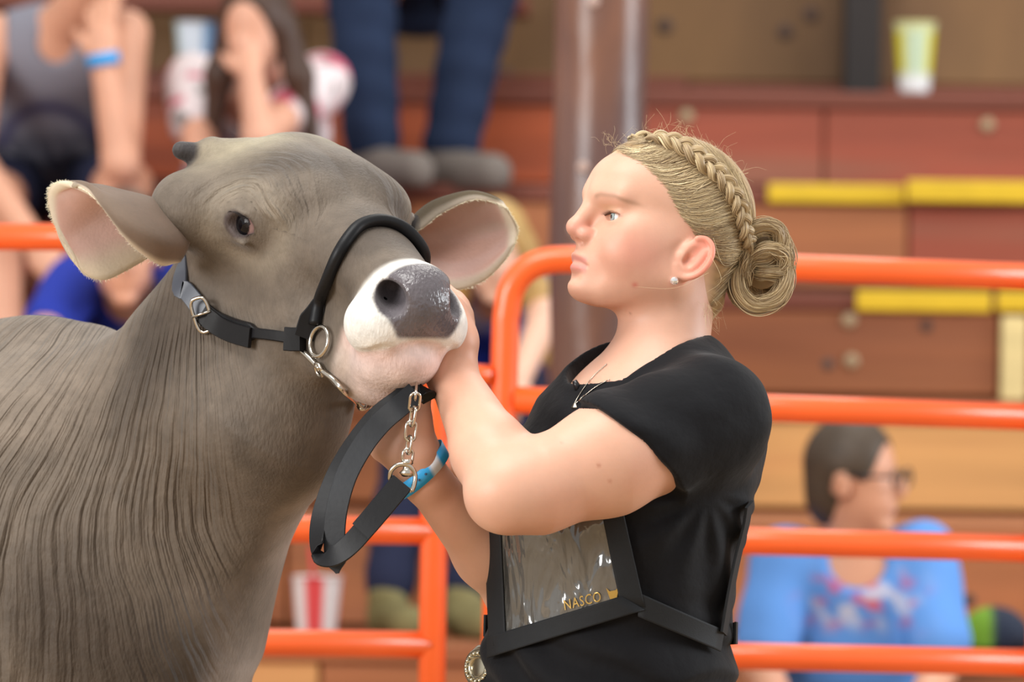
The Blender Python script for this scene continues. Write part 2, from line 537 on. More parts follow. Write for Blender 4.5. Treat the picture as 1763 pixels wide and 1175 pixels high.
# yellow nosings on the aisle steps
def nosing(x0, x1, py0, py1, y):
    a = P(x0, py1, y - 0.012); b = P(x1, py0, y)
    put(board('yellow_step_edge', (a[0], y - 0.014, a[2]), (b[0], y - 0.002, b[2]), YELLOW, bev=0.003), ble)
y3, y2_, = TY[7], TY[6]
nosing(1322, 1557, 319, 348, y3); nosing(1561, 1800, 313, 347, y3 - 0.03)
nosing(1474, 1706, 503, 535, y2_); nosing(1716, 1800, 503, 536, y2_)
a = P(1722, 690, TY[6]); b = P(1768, 545, TY[6])
put(board('batten', (a[0], TY[6] - 0.012, a[2]), (b[0], TY[6] + 0.011, b[2]), W_PALE), ble)
for px, py, k in ((1595, 562, 6), (1425, 628, 5), (1668, 1034, 4), (1500, 330, 7)):
    c = P(px, py, TY[k] + 0.012); put(disc('knot', c, 0.014, KNOT, None, 0.003), ble)
for px, py, k in ((1182, 200, 8), (1462, 552, 6), (1466, 622, 6), (1700, 215, 8)):
    c = P(px, py, TY[k] + 0.010); put(disc('bolt_head', c, 0.017, BOLT, None, 0.008), ble)
# stringers carrying the steps
for x in (-5.6, -4.2, -2.6, -0.9, 0.8, 2.6, 4.2, 5.6):
    v, f = box_geo((x - 0.04, TY[0] + 0.3, 0), (x + 0.04, TY[0] + 0.4, 0.0 + TZ[0] - 0.04)); 
    for n in range(9):
        yy = TY[n] + 0.35
        put(board('support_post', (x - 0.045, yy, 0), (x + 0.045, yy + 0.09, TZ[n] - 0.041), BLACKW), ble)
# the bench the man in jeans sits on
put(board('seat_board', (XL, TY[9] + 0.02, TZ[9] - 0.045), (wx(905, TY[9]), TY[9] + 0.30, TZ[9]), W_EDGE), ble)
for x in (-2.9, -1.5, -0.15):
    put(board('bench_leg', (x - 0.03, TY[9] + 0.12, TZ[8]), (x + 0.03, TY[9] + 0.2, TZ[9] - 0.045), BLACKW), ble)

# plywood wall at the back: sheets with dark posts
WY = TY[9] + 0.42
wall = empty('wall_back', (0, WY, 0), 'brown plywood back wall with dark posts above the bleachers', 'wall')
wall['kind'] = 'structure'
cuts = [XL, wx(-120, WY), wx(520, WY), wx(1040, WY), wx(1448, WY), wx(1900, WY), XR + 0.3]
for k, (a, b) in enumerate(zip(cuts[:-1], cuts[1:])):
    put(board('plywood_sheet', (a + 0.003, WY, TZ[8] + 0.05), (b - 0.003, WY + 0.02, 3.3), PLY), wall)
put(board('added_backing_sheet', (XL, WY + 0.021, TZ[8] - 0.3), (XR, WY + 0.05, 3.3), PLY), wall)  # added behind the plywood to stop world light leaking through its gaps
put(board('kick_board', (wx(1180, WY), WY - 0.03, TZ[8] - 0.04), (XR, WY - 0.002, TZ[8] + 0.045), W_EDGE), wall)
put(board('kick_board', (XL, WY - 0.03, TZ[8] - 0.04), (wx(1180, WY) - 0.004, WY - 0.002, TZ[8] + 0.06), W_EDGE), wall)
put(board('wall_post', (wx(1444, WY), WY - 0.10, TZ[8] - 0.04), (wx(1508, WY), WY - 0.031, 3.3), BLACKW), wall)
put(board('wall_post', (wx(-260, WY), WY - 0.10, TZ[8] - 0.04), (wx(-180, WY), WY - 0.031, 3.3), BLACKW), wall)
for px, py in ((1352, 55), (1396, 25), (1145, 45), (868, 130)):
    put(disc('knot', P(px, py, WY - 0.001), 0.02, KNOT, None, 0.003), wall)

# round timber column
CY = 4.3
colm = pm('weathered_purple_brown_pole', rgb(92, 68, 64), 0.30, var=(5, 0.3), stretch=(1.5, 1.5, 0.5),
          mix=(rgb(140, 92, 62), 2.2, 0.62, 0.12), bump=(9, 0.5, 0.01))
c0 = P(1037, 100, CY); c1 = P(1028, 1000, CY)
dx = (c1[0] - c0[0]) / (c1[2] - c0[2])
zz = np.linspace(0, 3.4, 40)
pts = np.stack([c0[0] + (zz - c0[2]) * dx + 0.004 * np.sin(zz * 3), np.full(40, CY), zz], 1)
v, f = tube_geo(pts, 0.089 + 0.003 * np.sin(zz * 5.1) + 0.002 * np.sin(zz * 13), 28)
pole = mesh_py('column', v, f, colm, None, True)
tag(pole, 'thick round purple-brown timber roof column in front of the bleachers', 'column', kind='structure')
BO = pm('pole_bolt', rgb(176, 150, 140), 0.5)
for px, py in ((1022, 3), (1004, 288), (990, 395)):
    c = P(px, py, CY - 0.088); o = disc('bolt_head', c, 0.012, BO, None); o.parent = pole

# ================================================================== orange pipe fence
ORANGE = pm('orange_gate_paint', rgb(243, 98, 38), 0.32, var=(6, 0.07), coat=0.25, bump=(30, 0.05, 0.004))
FY = 2.2; FR = 0.0215
def pipe(name, pts, parent, r=FR, n=None):
    c = np.array([P(*p) for p in pts])
    if len(c) > 2: c = spline(c, n or 40)
    v, f = tube_geo(c, r, 18)
    return put(mesh_py(name, v, f, ORANGE, None, True), parent)
def down(px, py, y):
    p = P(px, py, y); return p
g1 = empty('pipe_gate', (float(P(1300, 500, FY)[0]), FY, 0), 'orange tubular steel gate standing behind the woman', 'gate', 'orange pipe gates round the ring')
# outer frame bends from the top rail into the end post
pts = [P(1800, 478, FY), P(1400, 463, FY), P(1010, 447, FY), P(945, 449, FY), P(905, 466, FY), P(880, 500, FY), P(871, 550, FY), P(867, 700, FY), P(855, 1000, FY)]
c = np.array(pts); e = c[-1].copy(); e[2] = 0.16
bend = spline(np.vstack([c[2:7]]), 30)
path = np.vstack([c[0], c[1], bend, c[7], c[8], e, ])
tag(put(mesh_py('frame_pipe', *tube_geo(path, FR, 18), ORANGE, None, True), g1), None, None)
pipe('rail', [(885, 689, FY), (1800, 719, FY)], g1)
pipe('rail', [(862, 921, FY), (1800, 946, FY)], g1)
pipe('rail', [(858, 1122, FY), (1800, 1142, FY)], g1)
a = P(1800, 478, FY)
def vpost(px, py, par, ztop=None):
    p = P(px, py, FY); q = p.copy(); q[2] = 0.0
    return put(mesh_py('end_post', *tube_geo(np.stack([p, q]), FR, 18), ORANGE, None, True), par)
q0 = P(1800, 470, FY); vpost(1800, 470, g1)
b0 = path[-1]; put(mesh_py('foot_pipe', *tube_geo(np.stack([b0, [q0[0], FY, 0.17]]), FR, 18), ORANGE, None, True), g1)
put(mesh_py('foot', *tube_geo(np.stack([b0 + A(0, 0, 0.02), [b0[0], FY, 0.0]]), FR * 1.3, 18), ORANGE, None, True), g1)

g2 = empty('pipe_gate', (float(P(300, 500, FY)[0]), FY, 0), 'orange tubular steel gate standing behind the cow', 'gate', 'orange pipe gates round the ring')
pts = [P(-60, 407, FY), P(300, 411, FY), P(620, 417, FY), P(690, 424, FY), P(730, 448, FY), P(748, 490, FY), P(751, 560, FY), P(750, 700, FY), P(746, 1000, FY)]
c = np.array(pts); e = c[-1].copy(); e[2] = 0.16
bend = spline(c[2:7], 30)
path = np.vstack([c[0], c[1], bend, c[7], c[8], e])
put(mesh_py('frame_pipe', *tube_geo(path, FR, 18), ORANGE, None, True), g2)
pipe('rail', [(-60, 648, FY), (750, 655, FY)], g2)
pipe('rail', [(-60, 905, FY), (745, 915, FY)], g2)
pipe('rail', [(-60, 1100, FY), (744, 1111, FY)], g2)
vpost(-60, 400, g2)
b0 = path[-1]; q0 = P(-60, 470, FY)
put(mesh_py('foot_pipe', *tube_geo(np.stack([b0, [q0[0], FY, 0.17]]), FR, 18), ORANGE, None, True), g2)
put(mesh_py('foot', *tube_geo(np.stack([b0 + A(0, 0, 0.02), [b0[0], FY, 0.0]]), FR * 1.3, 18), ORANGE, None, True), g2)
pipe('hinge_bar', [(752, 640, FY - 0.01), (846, 647, FY - 0.01)], g2, 0.016)
print('setting', round(time.time() - T0, 1))
# ================================================================== spectators on the bleachers (out of focus)
def skin_mat(name, c): return pm(name, rgb(*c), 0.5, var=(9, 0.06), sss=0.06)
def limb(s, pts, rad, k=0.02):
    for i in range(len(pts) - 1): s.add(rc(pts[i], pts[i + 1], rad[i], rad[i + 1]), k)
def hand(s, wrist, to, palm_n, size=1.0):
    """a relaxed hand: palm, four fingers, thumb"""
    d = unit(A(*to) - A(*wrist)); n = A(*palm_n); n = unit(n - d * (n @ d)); sd = np.cross(d, n)
    w = A(*wrist)
    R = np.stack([sd, d, n], 1)
    s.add(ell(w + d * 0.045 * size, (0.04 * size, 0.05 * size, 0.018 * size), R), 0.012)
    for j in range(4):
        b = w + d * 0.085 * size + sd * (j - 1.5) * 0.019 * size
        ln = (0.06, 0.075, 0.07, 0.055)[j] * size
        m = b + d * ln * 0.55 + n * 0.008
        s.add(rc(b, m, 0.0095 * size, 0.009 * size), 0.004); s.add(rc(m, m + d * ln * 0.4 + n * 0.02, 0.009 * size, 0.008 * size), 0.003)
    t = w + d * 0.03 * size + sd * 0.035 * size
    s.add(rc(t, t + d * 0.045 * size + sd * 0.025 * size, 0.013 * size, 0.010 * size), 0.008)
def spectator(label, J, face, cfg, group='spectators on the bleachers'):
    j = {k: (P(*v) if len(v) == 3 else v) for k, v in J.items()}
    sc = cfg.get('scale', 1.0)
    mid = (j['sh_l'] + j['sh_r']) / 2
    hip = j['hip']; hw_ = unit(j['sh_r'] - j['sh_l'])
    base = hip.copy(); base[2] = cfg['seat']
    root = empty('person', base, label, 'person', group)
    lo = np.min([v for v in j.values()], 0) - 0.28; hi = np.max([v for v in j.values()], 0) + 0.28
    up = unit(mid - hip); fw = unit(np.cross(hw_, up))
    if fw[1] > 0: fw = -fw
    side = hw_
    sw = np.linalg.norm(j['sh_r'] - j['sh_l']) / 2
    h = 0.011
    def torso(s, g):
        s.add(ecap(hip + up * 0.02, hip + (mid - hip) * 0.5, side, (0.155 * sc + g, 0.115 * sc + g), (0.145 * sc + g, 0.11 * sc + g)))
        s.add(ecap(hip + (mid - hip) * 0.5, mid - up * 0.09, side, (0.145 * sc + g, 0.11 * sc + g), (sw * 0.92 + g, 0.105 * sc + g)), 0.06)
        s.add(rc(j['sh_l'] * 0.9 + mid * 0.1 - up * 0.03, j['sh_r'] * 0.9 + mid * 0.1 - up * 0.03, 0.055 * sc + g, 0.055 * sc + g), 0.05)
    fd = unit(A(*face)); hu = unit(A(*cfg.get('headup', (0, 0, 1)))); hu = unit(hu - fd * (hu @ fd)); hs = np.cross(fd, hu)
    HR = np.stack([hs, fd, hu], 1); hc = j['head']
    body = SDF(); torso(body, 0)
    if cfg.get('headless'): pass
    body.add(rc(mid + up * 0.0, hc - hu * 0.06 * sc - fd * 0.02, 0.058 * sc, 0.052 * sc), 0.03)
    def hp(a, b, c): return hc + HR @ A(a, b, c) * sc
    body.add(ell(hp(0, -0.015, 0.025), (0.075 * sc, 0.092 * sc, 0.09 * sc), HR), 0.02)
    body.add(ell(hp(0, 0.02, -0.035), (0.058 * sc, 0.065 * sc, 0.082 * sc), HR), 0.02)
    body.add(ell(hp(0, 0.093, -0.02), (0.013 * sc, 0.017 * sc, 0.022 * sc), HR), 0.012)
    body.add(ell(hp(0, 0.07, -0.062), (0.026 * sc, 0.016 * sc, 0.012 * sc), HR), 0.01)
    body.add(ell(hp(0, 0.06, -0.1), (0.026 * sc, 0.022 * sc, 0.02 * sc), HR), 0.015)
    for sx in (-1, 1):
        body.sub(sph(hp(sx * 0.032, 0.095, 0.005), 0.018 * sc), 0.015)
        body.add(ell(hp(sx * 0.077, -0.01, -0.012), (0.01 * sc, 0.022 * sc, 0.034 * sc), HR), 0.006)
    arms = []
    for sd_ in 'lr':
        if 'el_' + sd_ not in j: continue
        a, e, w = j['sh_' + sd_], j['el_' + sd_], j['wr_' + sd_]
        limb(body, [a, e], [0.052 * sc, 0.043 * sc], 0.03); limb(body, [e, w], [0.042 * sc, 0.029 * sc], 0.012)
        t = j.get('ha_' + sd_, w + (w - e) * 0.4)
        hand(body, w, t, cfg.get('palm_' + sd_, (0, 1, 0.1)), sc)
        arms.append((a, e, w))
    legs = []
    for sd_ in 'lr':
        if 'kn_' + sd_ not in j: continue
        hj = hip + side * (0.09 * sc if sd_ == 'r' else -0.09 * sc)
        kn, an = j['kn_' + sd_], j['an_' + sd_]
        limb(body, [hj, kn], [0.088 * sc, 0.062 * sc], 0.04); limb(body, [kn, an], [0.06 * sc, 0.04 * sc], 0.02)
        tip = an + unit(A(*cfg.get('toe', (0, -1, 0)))) * 0.17 * sc; tip[2] = an[2] - 0.045
        heel = an.copy(); heel[2] -= 0.045
        body.add(rc(heel, tip, 0.034 * sc, 0.03 * sc), 0.02)
        legs.append((hj, kn, an, heel, tip))
    put(sdf_obj('body', body, lo, hi, h, skin_mat('spectator_skin_%d_%d' % cfg.get('skin', (226, 170, 142))[:2], cfg.get('skin', (226, 170, 142)))), root)
    # garments follow the body a finger's breadth out
    if 'shirt' in cfg:
        sh = SDF(); torso(sh, 0.012)
        for a, e, w in arms:
            t = cfg.get('sleeve', 0.55)
            if t > 0:
                b = a + (e - a) * t
                sh.add(rc(a, b, 0.068 * sc, 0.068 * sc), 0.03)
        sh.sub(ell(mid + up * cfg.get('neck_drop', 0.02) + fw * 0.09 + up * 0.02, (0.07 * sc * cfg.get('neck_w', 1), 0.08 * sc, 0.065 * sc)), 0.01)
        sh.sub(sph(mid + up * 0.13, 0.075), 0.01)
        if cfg.get('sleeve', 0.55) <= 0:
            for q in (j['sh_l'], j['sh_r']): sh.sub(sph(q + (q - mid) * 0.1, 0.075 * sc), 0.015)
        sh.warp(lambda p: 0.004 * np.sin(p @ A(30, 10, 22)) * np.sin(p @ A(-9, 14, 17)))
        m = cfg['shirt']
        put(sdf_obj('shirt', sh, lo, hi, h, m, colf=cfg.get('shirt_col')), root)
    if 'pants' in cfg and legs:
        pt = SDF(); pt.add(ecap(hip - up * 0.02, hip + up * 0.1, side, (0.168 * sc, 0.128 * sc), (0.155 * sc, 0.12 * sc)))
        for hj, kn, an, heel, tip in legs:
            t = cfg.get('leg_cover', 1.0)
            if t >= 1: limb(pt, [hj, kn], [0.1 * sc, 0.078 * sc], 0.04); limb(pt, [kn, kn + (an - kn) * 0.93], [0.077 * sc, 0.062 * sc], 0.02)
            else: limb(pt, [hj, hj + (kn - hj) * t], [0.1 * sc, 0.085 * sc], 0.04)
        pt.warp(lambda p: 0.004 * np.sin(p @ A(20, 10, 42)) * np.sin(p @ A(-9, 14, 27)))
        put(sdf_obj('trousers' if cfg.get('leg_cover', 1.0) >= 1 else 'shorts', pt, lo, hi, h, cfg['pants']), root)
    if 'shoes' in cfg:
        for hj, kn, an, heel, tip in legs:
            s = SDF(); s.add(rc(heel + A(0, 0, 0.005), tip, 0.047 * sc, 0.042 * sc)); s.add(rc(an + A(0, 0, 0.0), heel, 0.05 * sc, 0.045 * sc), 0.02)
            s.cut(half(heel - A(0, 0, 0.038), (0, 0, -1)))
            put(sdf_obj('shoe', s, np.minimum(heel, tip) - 0.15, np.maximum(heel, tip) + 0.2, 0.009, cfg['shoes']), root)
    if 'hair' in cfg:
        hr = SDF(); hr.add(ell(hp(0, -0.022, 0.03), (0.086 * sc, 0.1 * sc, 0.1 * sc), HR))
        if cfg.get('long'):
            for sx in (-1, 1):
                a = hp(sx * 0.07, -0.02, 0.0); e = hp(sx * 0.105, -0.01, -0.12); t = hp(sx * 0.135, 0.0, -0.28)
                hr.add(rc(a, e, 0.03, 0.033), 0.03); hr.add(rc(e, t, 0.032, 0.018), 0.02)
        else: hr.add(ell(hp(0, -0.06, -0.035), (0.07 * sc, 0.055 * sc, 0.075 * sc), HR), 0.02)
        hr.sub(ell(hp(0, 0.105, -0.045), (0.074 * sc, 0.1 * sc, 0.13 * sc), HR), 0.01)
        if not cfg.get('long'):
            for sx in (-1, 1): hr.sub(ell(hp(sx * 0.085, 0.02, -0.045), (0.03 * sc, 0.06 * sc, 0.05 * sc), HR), 0.01)
        put(sdf_obj('hair', hr, hc - 0.5, hc + 0.35, 0.009, cfg['hair']), root)
    if cfg.get('glasses'):
        gm = pm('glasses_frame', rgb(40, 38, 44), 0.3)
        g = None
        vv, ff = [], []
        for sx in (-1, 1):
            cc = hp(sx * 0.034, 0.098, 0.002)
            t = np.linspace(0, 2 * math.pi, 20, endpoint=False)
            ring = cc + np.cos(t)[:, None] * hs * 0.025 + np.sin(t)[:, None] * hu * 0.018
            for c_, cl in ((ring, True), (np.stack([hp(sx * 0.06, 0.095, 0.005), hp(sx * 0.082, 0.0, 0.005)]), False)):
                a, b = tube_geo(c_, 0.003, 6, cl); ff += [tuple(i + len(vv) for i in x) for x in b]; vv += list(a)
        a, b = tube_geo(np.stack([hp(-0.01, 0.1, 0.004), hp(0.01, 0.1, 0.004)]), 0.003, 6); ff += [tuple(i + len(vv) for i in x) for x in b]; vv += list(a)
        put(mesh_py('glasses', vv, ff, gm, None, True), root)
    return root, j

def cloth(name, c, amt=0.08): return pm(name, rgb(*c), 0.85, var=(14, amt), spec=0.15)
DENIM = cloth('dark_blue_denim', (36, 48, 72), 0.2)
BLACKC = cloth('black_cloth', (34, 32, 36)); NAVY = cloth('navy_cloth', (36, 40, 62))
HAIR_B = pm('brown_hair', rgb(64, 42, 30), 0.55, var=(40, 0.25), stretch=(1, 1, 0.2)); HAIR_D = pm('dark_brown_hair', rgb(70, 56, 42), 0.55, var=(40, 0.25))
HAIR_Y = pm('blonde_hair', rgb(176, 142, 84), 0.55, var=(40, 0.2))

# man in light blue t-shirt by the right-hand steps
def blue_print(v, n):
    c = np.tile(lin((96, 146, 214)), (len(v), 1))
    o = P(1490, 1040, 4.6); x = (v[:, 0] - o[0]); z = v[:, 2] - o[2]
    m = np.exp(-(x / 0.11) ** 4 - (z / 0.055) ** 4) * (v[:, 1] < 4.78)
    w1 = smooth(noise3(np.stack([x, z, x * 0], 1), 48, 2), 0.3, 0.6); w2 = smooth(noise3(np.stack([x, z, x * 0], 1), 52, 5), 0.35, 0.6)
    c = mixc(c, lin((206, 204, 214)), m * w1 * 0.8); return mixc(c, lin((196, 74, 92)), m * w2 * 0.85)
spectator('man in glasses and light blue t-shirt with red and white print, looking aside', dict(
    head=(1478, 822, 4.78), sh_l=(1350, 958, 4.82), sh_r=(1592, 948, 4.82), hip=(1465, 1325, 4.95), el_l=(1312, 1150, 4.72), wr_l=(1372, 1290, 4.45),
    el_r=(1622, 1140, 4.72), wr_r=(1560, 1285, 4.45), kn_l=(1375, 1320, 4.4), an_l=(1385, 1690, 4.35), kn_r=(1575, 1320, 4.4), an_r=(1570, 1690, 4.35)),
    (0.92, -0.38, -0.02), dict(seat=TZ[2], skin=(206, 150, 120), shirt=pm('light_blue_cotton', attr='Col', rough=0.85, spec=0.15), shirt_col=blue_print, sleeve=0.8,
    neck_drop=0.0, pants=BLACKC, leg_cover=0.8, shoes=NAVY, hair=HAIR_D, glasses=True, scale=0.93))
# man in a grey tank top, chin on his hand
def tank_print(v, n):
    c = np.tile(lin((134, 134, 146)), (len(v), 1))
    o = P(75, 250, 6.7); x = v[:, 0] - o[0]; z = v[:, 2] - o[2]
    q = np.stack([x, z * 1.6, x * 0], 1)
    c = mixc(c, lin((52, 52, 66)), smooth(-z, -0.08, 0.03) * smooth(noise3(q, 34, 7), -0.7, 0.4) * 0.95)
    c = mixc(c, lin((44, 44, 56)), smooth(-z, 0.02, 0.12) * 0.8)
    r = np.sqrt(x ** 2 + (z + 0.03) ** 2)
    return mixc(c, lin((48, 46, 92)), np.exp(-((r - 0.12) / 0.016) ** 2) * (z > 0) * 0.8)
spectator('man in grey tank top with dark print, chin propped on his hand', dict(
    head=(178, -75, 6.62), sh_l=(-25, 60, 6.82), sh_r=(218, 55, 6.80), hip=(92, 330, 7.25), el_l=(-48, 270, 6.6), wr_l=(60, 420, 6.45), el_r=(208, 280, 6.5), wr_r=(178, 105, 6.5),
    ha_r=(172, 20, 6.52), kn_l=(-10, 345, 6.62), an_l=(10, 640, 6.45), kn_r=(215, 325, 6.6), an_r=(190, 640, 6.45)),
    (0.45, -0.9, -0.15), dict(seat=TZ[7], skin=(216, 160, 132), shirt=pm('grey_tank_cotton', attr='Col', rough=0.85, spec=0.15), shirt_col=tank_print, sleeve=0, neck_drop=0.05,
    neck_w=0.8, pants=NAVY, leg_cover=0.75, shoes=BLACKC, hair=HAIR_B, palm_r=(0.3, 1, 0)))
wb = P(178, 103, 6.5); wd = unit(P(208, 280, 6.5) - P(178, 105, 6.5))
t_ = np.linspace(0, 2 * math.pi, 24, endpoint=False); e1 = unit(np.cross(wd, A(0, 1, 0))); e2 = np.cross(wd, e1)
BLUEB = pm('blue_paper_band', rgb(46, 158, 228), 0.45)
v, f = [], []
ring = [wb + wd * s + 0.037 * (np.cos(t_)[:, None] * e1 + np.sin(t_)[:, None] * e2) for s in (-0.014, 0.014)]
v = np.concatenate(ring); f = [(i, (i + 1) % 24, 24 + (i + 1) % 24, 24 + i) for i in range(24)]
bd = mesh_py('wristband', v, f, BLUEB, None, True)
md = bd.modifiers.new('thick', 'SOLIDIFY'); md.thickness = 0.002
tag(bd, "blue paper wristband on the tank-top man's wrist", 'wristband')
# girl in a white floral top, chin on her hand
def floral(v, n):
    c = np.tile(lin((224, 212, 214)), (len(v), 1))
    c = mixc(c, lin((196, 60, 96)), smooth(noise3(v, 22, 3), 0.42, 0.6) * 0.9)
    return mixc(c, lin((70, 78, 70)), smooth(noise3(v, 26, 8), 0.62, 0.75) * 0.7)
spectator('girl with long brown hair in white floral top, chin on her hand', dict(
    head=(438, 48, 6.55), sh_l=(330, 140, 6.78), sh_r=(558, 140, 6.78), hip=(455, 322, 7.2), el_l=(345, 260, 6.6), wr_l=(420, 330, 6.42), el_r=(448, 238, 6.42), wr_r=(432, 128, 6.46),
    ha_r=(418, 70, 6.5), kn_l=(370, 318, 6.6), an_l=(390, 640, 6.45), kn_r=(500, 318, 6.6), an_r=(490, 640, 6.45)),
    (-0.35, -0.92, -0.2), dict(seat=TZ[7], skin=(214, 160, 134), shirt=pm('floral_cotton', attr='Col', rough=0.85, spec=0.15), shirt_col=floral, sleeve=0.55, neck_drop=-0.01,
    neck_w=1.4, pants=cloth('grey_leggings', (128, 118, 128)), shoes=BLACKC, hair=HAIR_B, long=True, scale=0.92, palm_r=(0.1, 1, 0)))
# man in dark jeans, seen from the knees down
spectator('man in dark blue jeans and grey shoes sitting on the high bench', dict(
    head=(735, -560, 7.6), sh_l=(600, -400, 7.68), sh_r=(870, -400, 7.68), hip=(728, -62, 7.75), el_l=(570, -210, 7.6), wr_l=(630, -85, 7.4), el_r=(900, -210, 7.6), wr_r=(835, -85, 7.4),
    kn_l=(622, -40, 7.2), an_l=(640, 262, 7.18), kn_r=(838, -45, 7.22), an_r=(772, 266, 7.18)),
    (0, -1, -0.1), dict(seat=TZ[9], skin=(206, 150, 120), shirt=cloth('grey_cotton', (120, 120, 126)), pants=DENIM, shoes=cloth('grey_suede', (116, 108, 102)), hair=HAIR_D, toe=(0.55, -0.8, 0), scale=1.08))
# two people in royal blue t-shirts
def royal(o):
    def f(v, n):
        c = np.tile(lin((44, 60, 160)), (len(v), 1))
        x = v[:, 0] - o[0]; z = v[:, 2] - o[2]
        m = np.exp(-(x / 0.06) ** 4 - (z / 0.05) ** 4) * smooth(noise3(np.stack([x, z, x * 0], 1), 40, 6), -0.4, 0.3)
        return mixc(c, lin((200, 200, 214)), m * 0.85)
    return f
RB = pm('royal_blue_cotton', attr='Col', rough=0.85, spec=0.15)
spectator('person in royal blue t-shirt leaning forward behind the cow', dict(
    head=(214, 428, 5.66), sh_l=(128, 492, 5.85), sh_r=(312, 478, 5.88), hip=(240, 655, 6.3), el_l=(72, 590, 5.62), wr_l=(170, 700, 5.45), el_r=(340, 620, 5.6), wr_r=(260, 700, 5.42),
    kn_l=(140, 690, 5.62), an_l=(160, 1040, 5.4), kn_r=(300, 690, 5.62), an_r=(310, 1040, 5.4)),
    (0.1, -1, -0.2), dict(seat=TZ[5], skin=(214, 158, 130), shirt=RB, shirt_col=royal(P(255, 535, 5.8)), pants=BLACKC, shoes=cloth('tan_shoe', (128, 116, 88)), hair=HAIR_D, sleeve=0.62, scale=0.95))
spectator('person in royal blue t-shirt leaning forward behind the gates', dict(
    head=(852, 432, 5.62), sh_l=(775, 505, 5.82), sh_r=(912, 492, 5.85), hip=(820, 660, 6.3), el_l=(735, 610, 5.6), wr_l=(760, 720, 5.42), el_r=(938, 545, 5.62), wr_r=(893, 655, 5.45),
    kn_l=(715, 720, 5.62), an_l=(668, 1030, 5.4), kn_r=(872, 700, 5.62), an_r=(800, 1030, 5.4)),
    (-0.05, -1, -0.3), dict(seat=TZ[5], skin=(222, 178, 154), shirt=RB, shirt_col=royal(P(805, 530, 5.72)), pants=NAVY, shoes=cloth('olive_tan_shoe', (122, 114, 78)), hair=HAIR_Y, long=True, sleeve=0.45, scale=0.84, toe=(0.35, -0.9, 0)))

# ------------------------------------------------------------------ cups and odds and ends on the steps
def cup(label, px, py_base, y, z, r0, r1, hh, colf, lid=False, straw=None):
    b = P(px, py_base, y); b[2] = z
    root = empty('drink_cup', b, label, 'cup')
    n = 32; prof = [(0.0, 0.0), (r0 * 0.9, 0.0), (r0, 0.004)] + [(r0 + (r1 - r0) * t, 0.004 + (hh - 0.008) * t) for t in np.linspace(0, 1, 14)][1:]
    prof += [(r1 + 0.003, hh - 0.002), (r1 + 0.003, hh), (r1 - 0.003, hh), (r1 - 0.004, hh - 0.01), (r0 - 0.003, 0.01), (0, 0.009)]
    v = []; 
    for r, zz_ in prof:
        for k in range(n): v.append((b[0] + r * math.cos(2 * math.pi * k / n), b[1] + r * math.sin(2 * math.pi * k / n), b[2] + zz_))
    f = [(i * n + k, i * n + (k + 1) % n, (i + 1) * n + (k + 1) % n, (i + 1) * n + k) for i in range(len(prof) - 1) for k in range(n)]
    v = np.array(v)
    col = colf((v[:, 2] - b[2]) / hh, np.arctan2(v[:, 0] - b[0], -(v[:, 1] - b[1])))
    put(mesh_py('cup_body', v, f, pm('printed_cup', attr='Col', rough=0.35), None, True, col), root)
    if straw is not None:
        put(tube('straw', np.array([[b[0], b[1], b[2] + 0.02], [b[0] - 0.008, b[1], b[2] + hh], [b[0] - 0.014, b[1], b[2] + hh + 0.06]]), 0.0045, pm('red_straw', rgb(190, 40, 44), 0.4), None, 10), root)
    return root
def c_green(t, a):
    c = np.tile(lin((188, 208, 178)), (len(t), 1))
    c = mixc(c, lin((214, 206, 40)), smooth(np.abs(a) - 0.55, 0, 0.12) * smooth(t, 0.22, 0.3) * (1 - smooth(t, 0.84, 0.9)))
    c = mixc(c, lin((226, 228, 230)), 1 - smooth(t, 0.2, 0.3))
    return mixc(c, lin((222, 226, 160)), smooth(t, 0.88, 0.93))
cup('green and yellow printed paper cup standing on the top bench plank', 1574, 168, TY[8] + 0.06, TZ[8], 0.036, 0.05, 0.172, c_green)
def c_red(t, a):
    c = np.tile(lin((206, 200, 200)), (len(t), 1))
    return mixc(c, lin((198, 62, 66)), np.maximum((np.abs(a + 0.1) < 0.3) * 1.0, (np.abs(np.abs(a) - 1.5) < 0.3) * 1.0))
cup('white cup with red stripes and red straw on the low step', 545, 1088, TY[3] + 0.08, TZ[3], 0.04, 0.052, 0.13, c_red, straw=1)
def c_blue(t, a):
    c = np.tile(lin((216, 226, 238)), (len(t), 1))
    c = mixc(c, lin((60, 140, 200)), (a > 0.5) * smooth(t, 0.1, 0.3) * 0.8)
    return mixc(c, lin((150, 190, 170)), (a < -0.9) * 0.6)
cup('white and blue paper cup on the bench beside the floral girl', 336, 75, TY[8] + 0.1, TZ[8], 0.036, 0.05, 0.15, c_blue)
# a cap left on the step
cp = P(1712, 1112, TY[3] + 0.12); cp[2] = TZ[3]
capo = empty('baseball_cap', cp, 'green and navy baseball cap lying on the low step', 'cap')
s = SDF().add(ell(cp + A(0, 0, 0.012), (0.078, 0.09, 0.075))); s.cut(half(cp + A(0, 0, 0.002), (0, 0, -1))); s.sub(ell(cp + A(0, 0, 0.008), (0.072, 0.084, 0.069)))
def capc(v, n):
    return mixc(np.tile(lin((116, 160, 40)), (len(v), 1)), lin((28, 38, 58)), smooth(v[:, 0] - cp[0], -0.02, 0.0))
put(sdf_obj('cap_crown', s, cp - 0.15, cp + 0.15, 0.006, pm('cap_cloth', attr='Col', rough=0.85), colf=capc), capo)
s = SDF().add(ell(cp + A(0.09, -0.03, 0.008), (0.075, 0.07, 0.007)))
put(sdf_obj('cap_brim', s, cp - 0.05, cp + 0.2, 0.006, pm('cap_brim_cloth', rgb(28, 38, 58), 0.85)), capo)
print('crowd', round(time.time() - T0, 1))
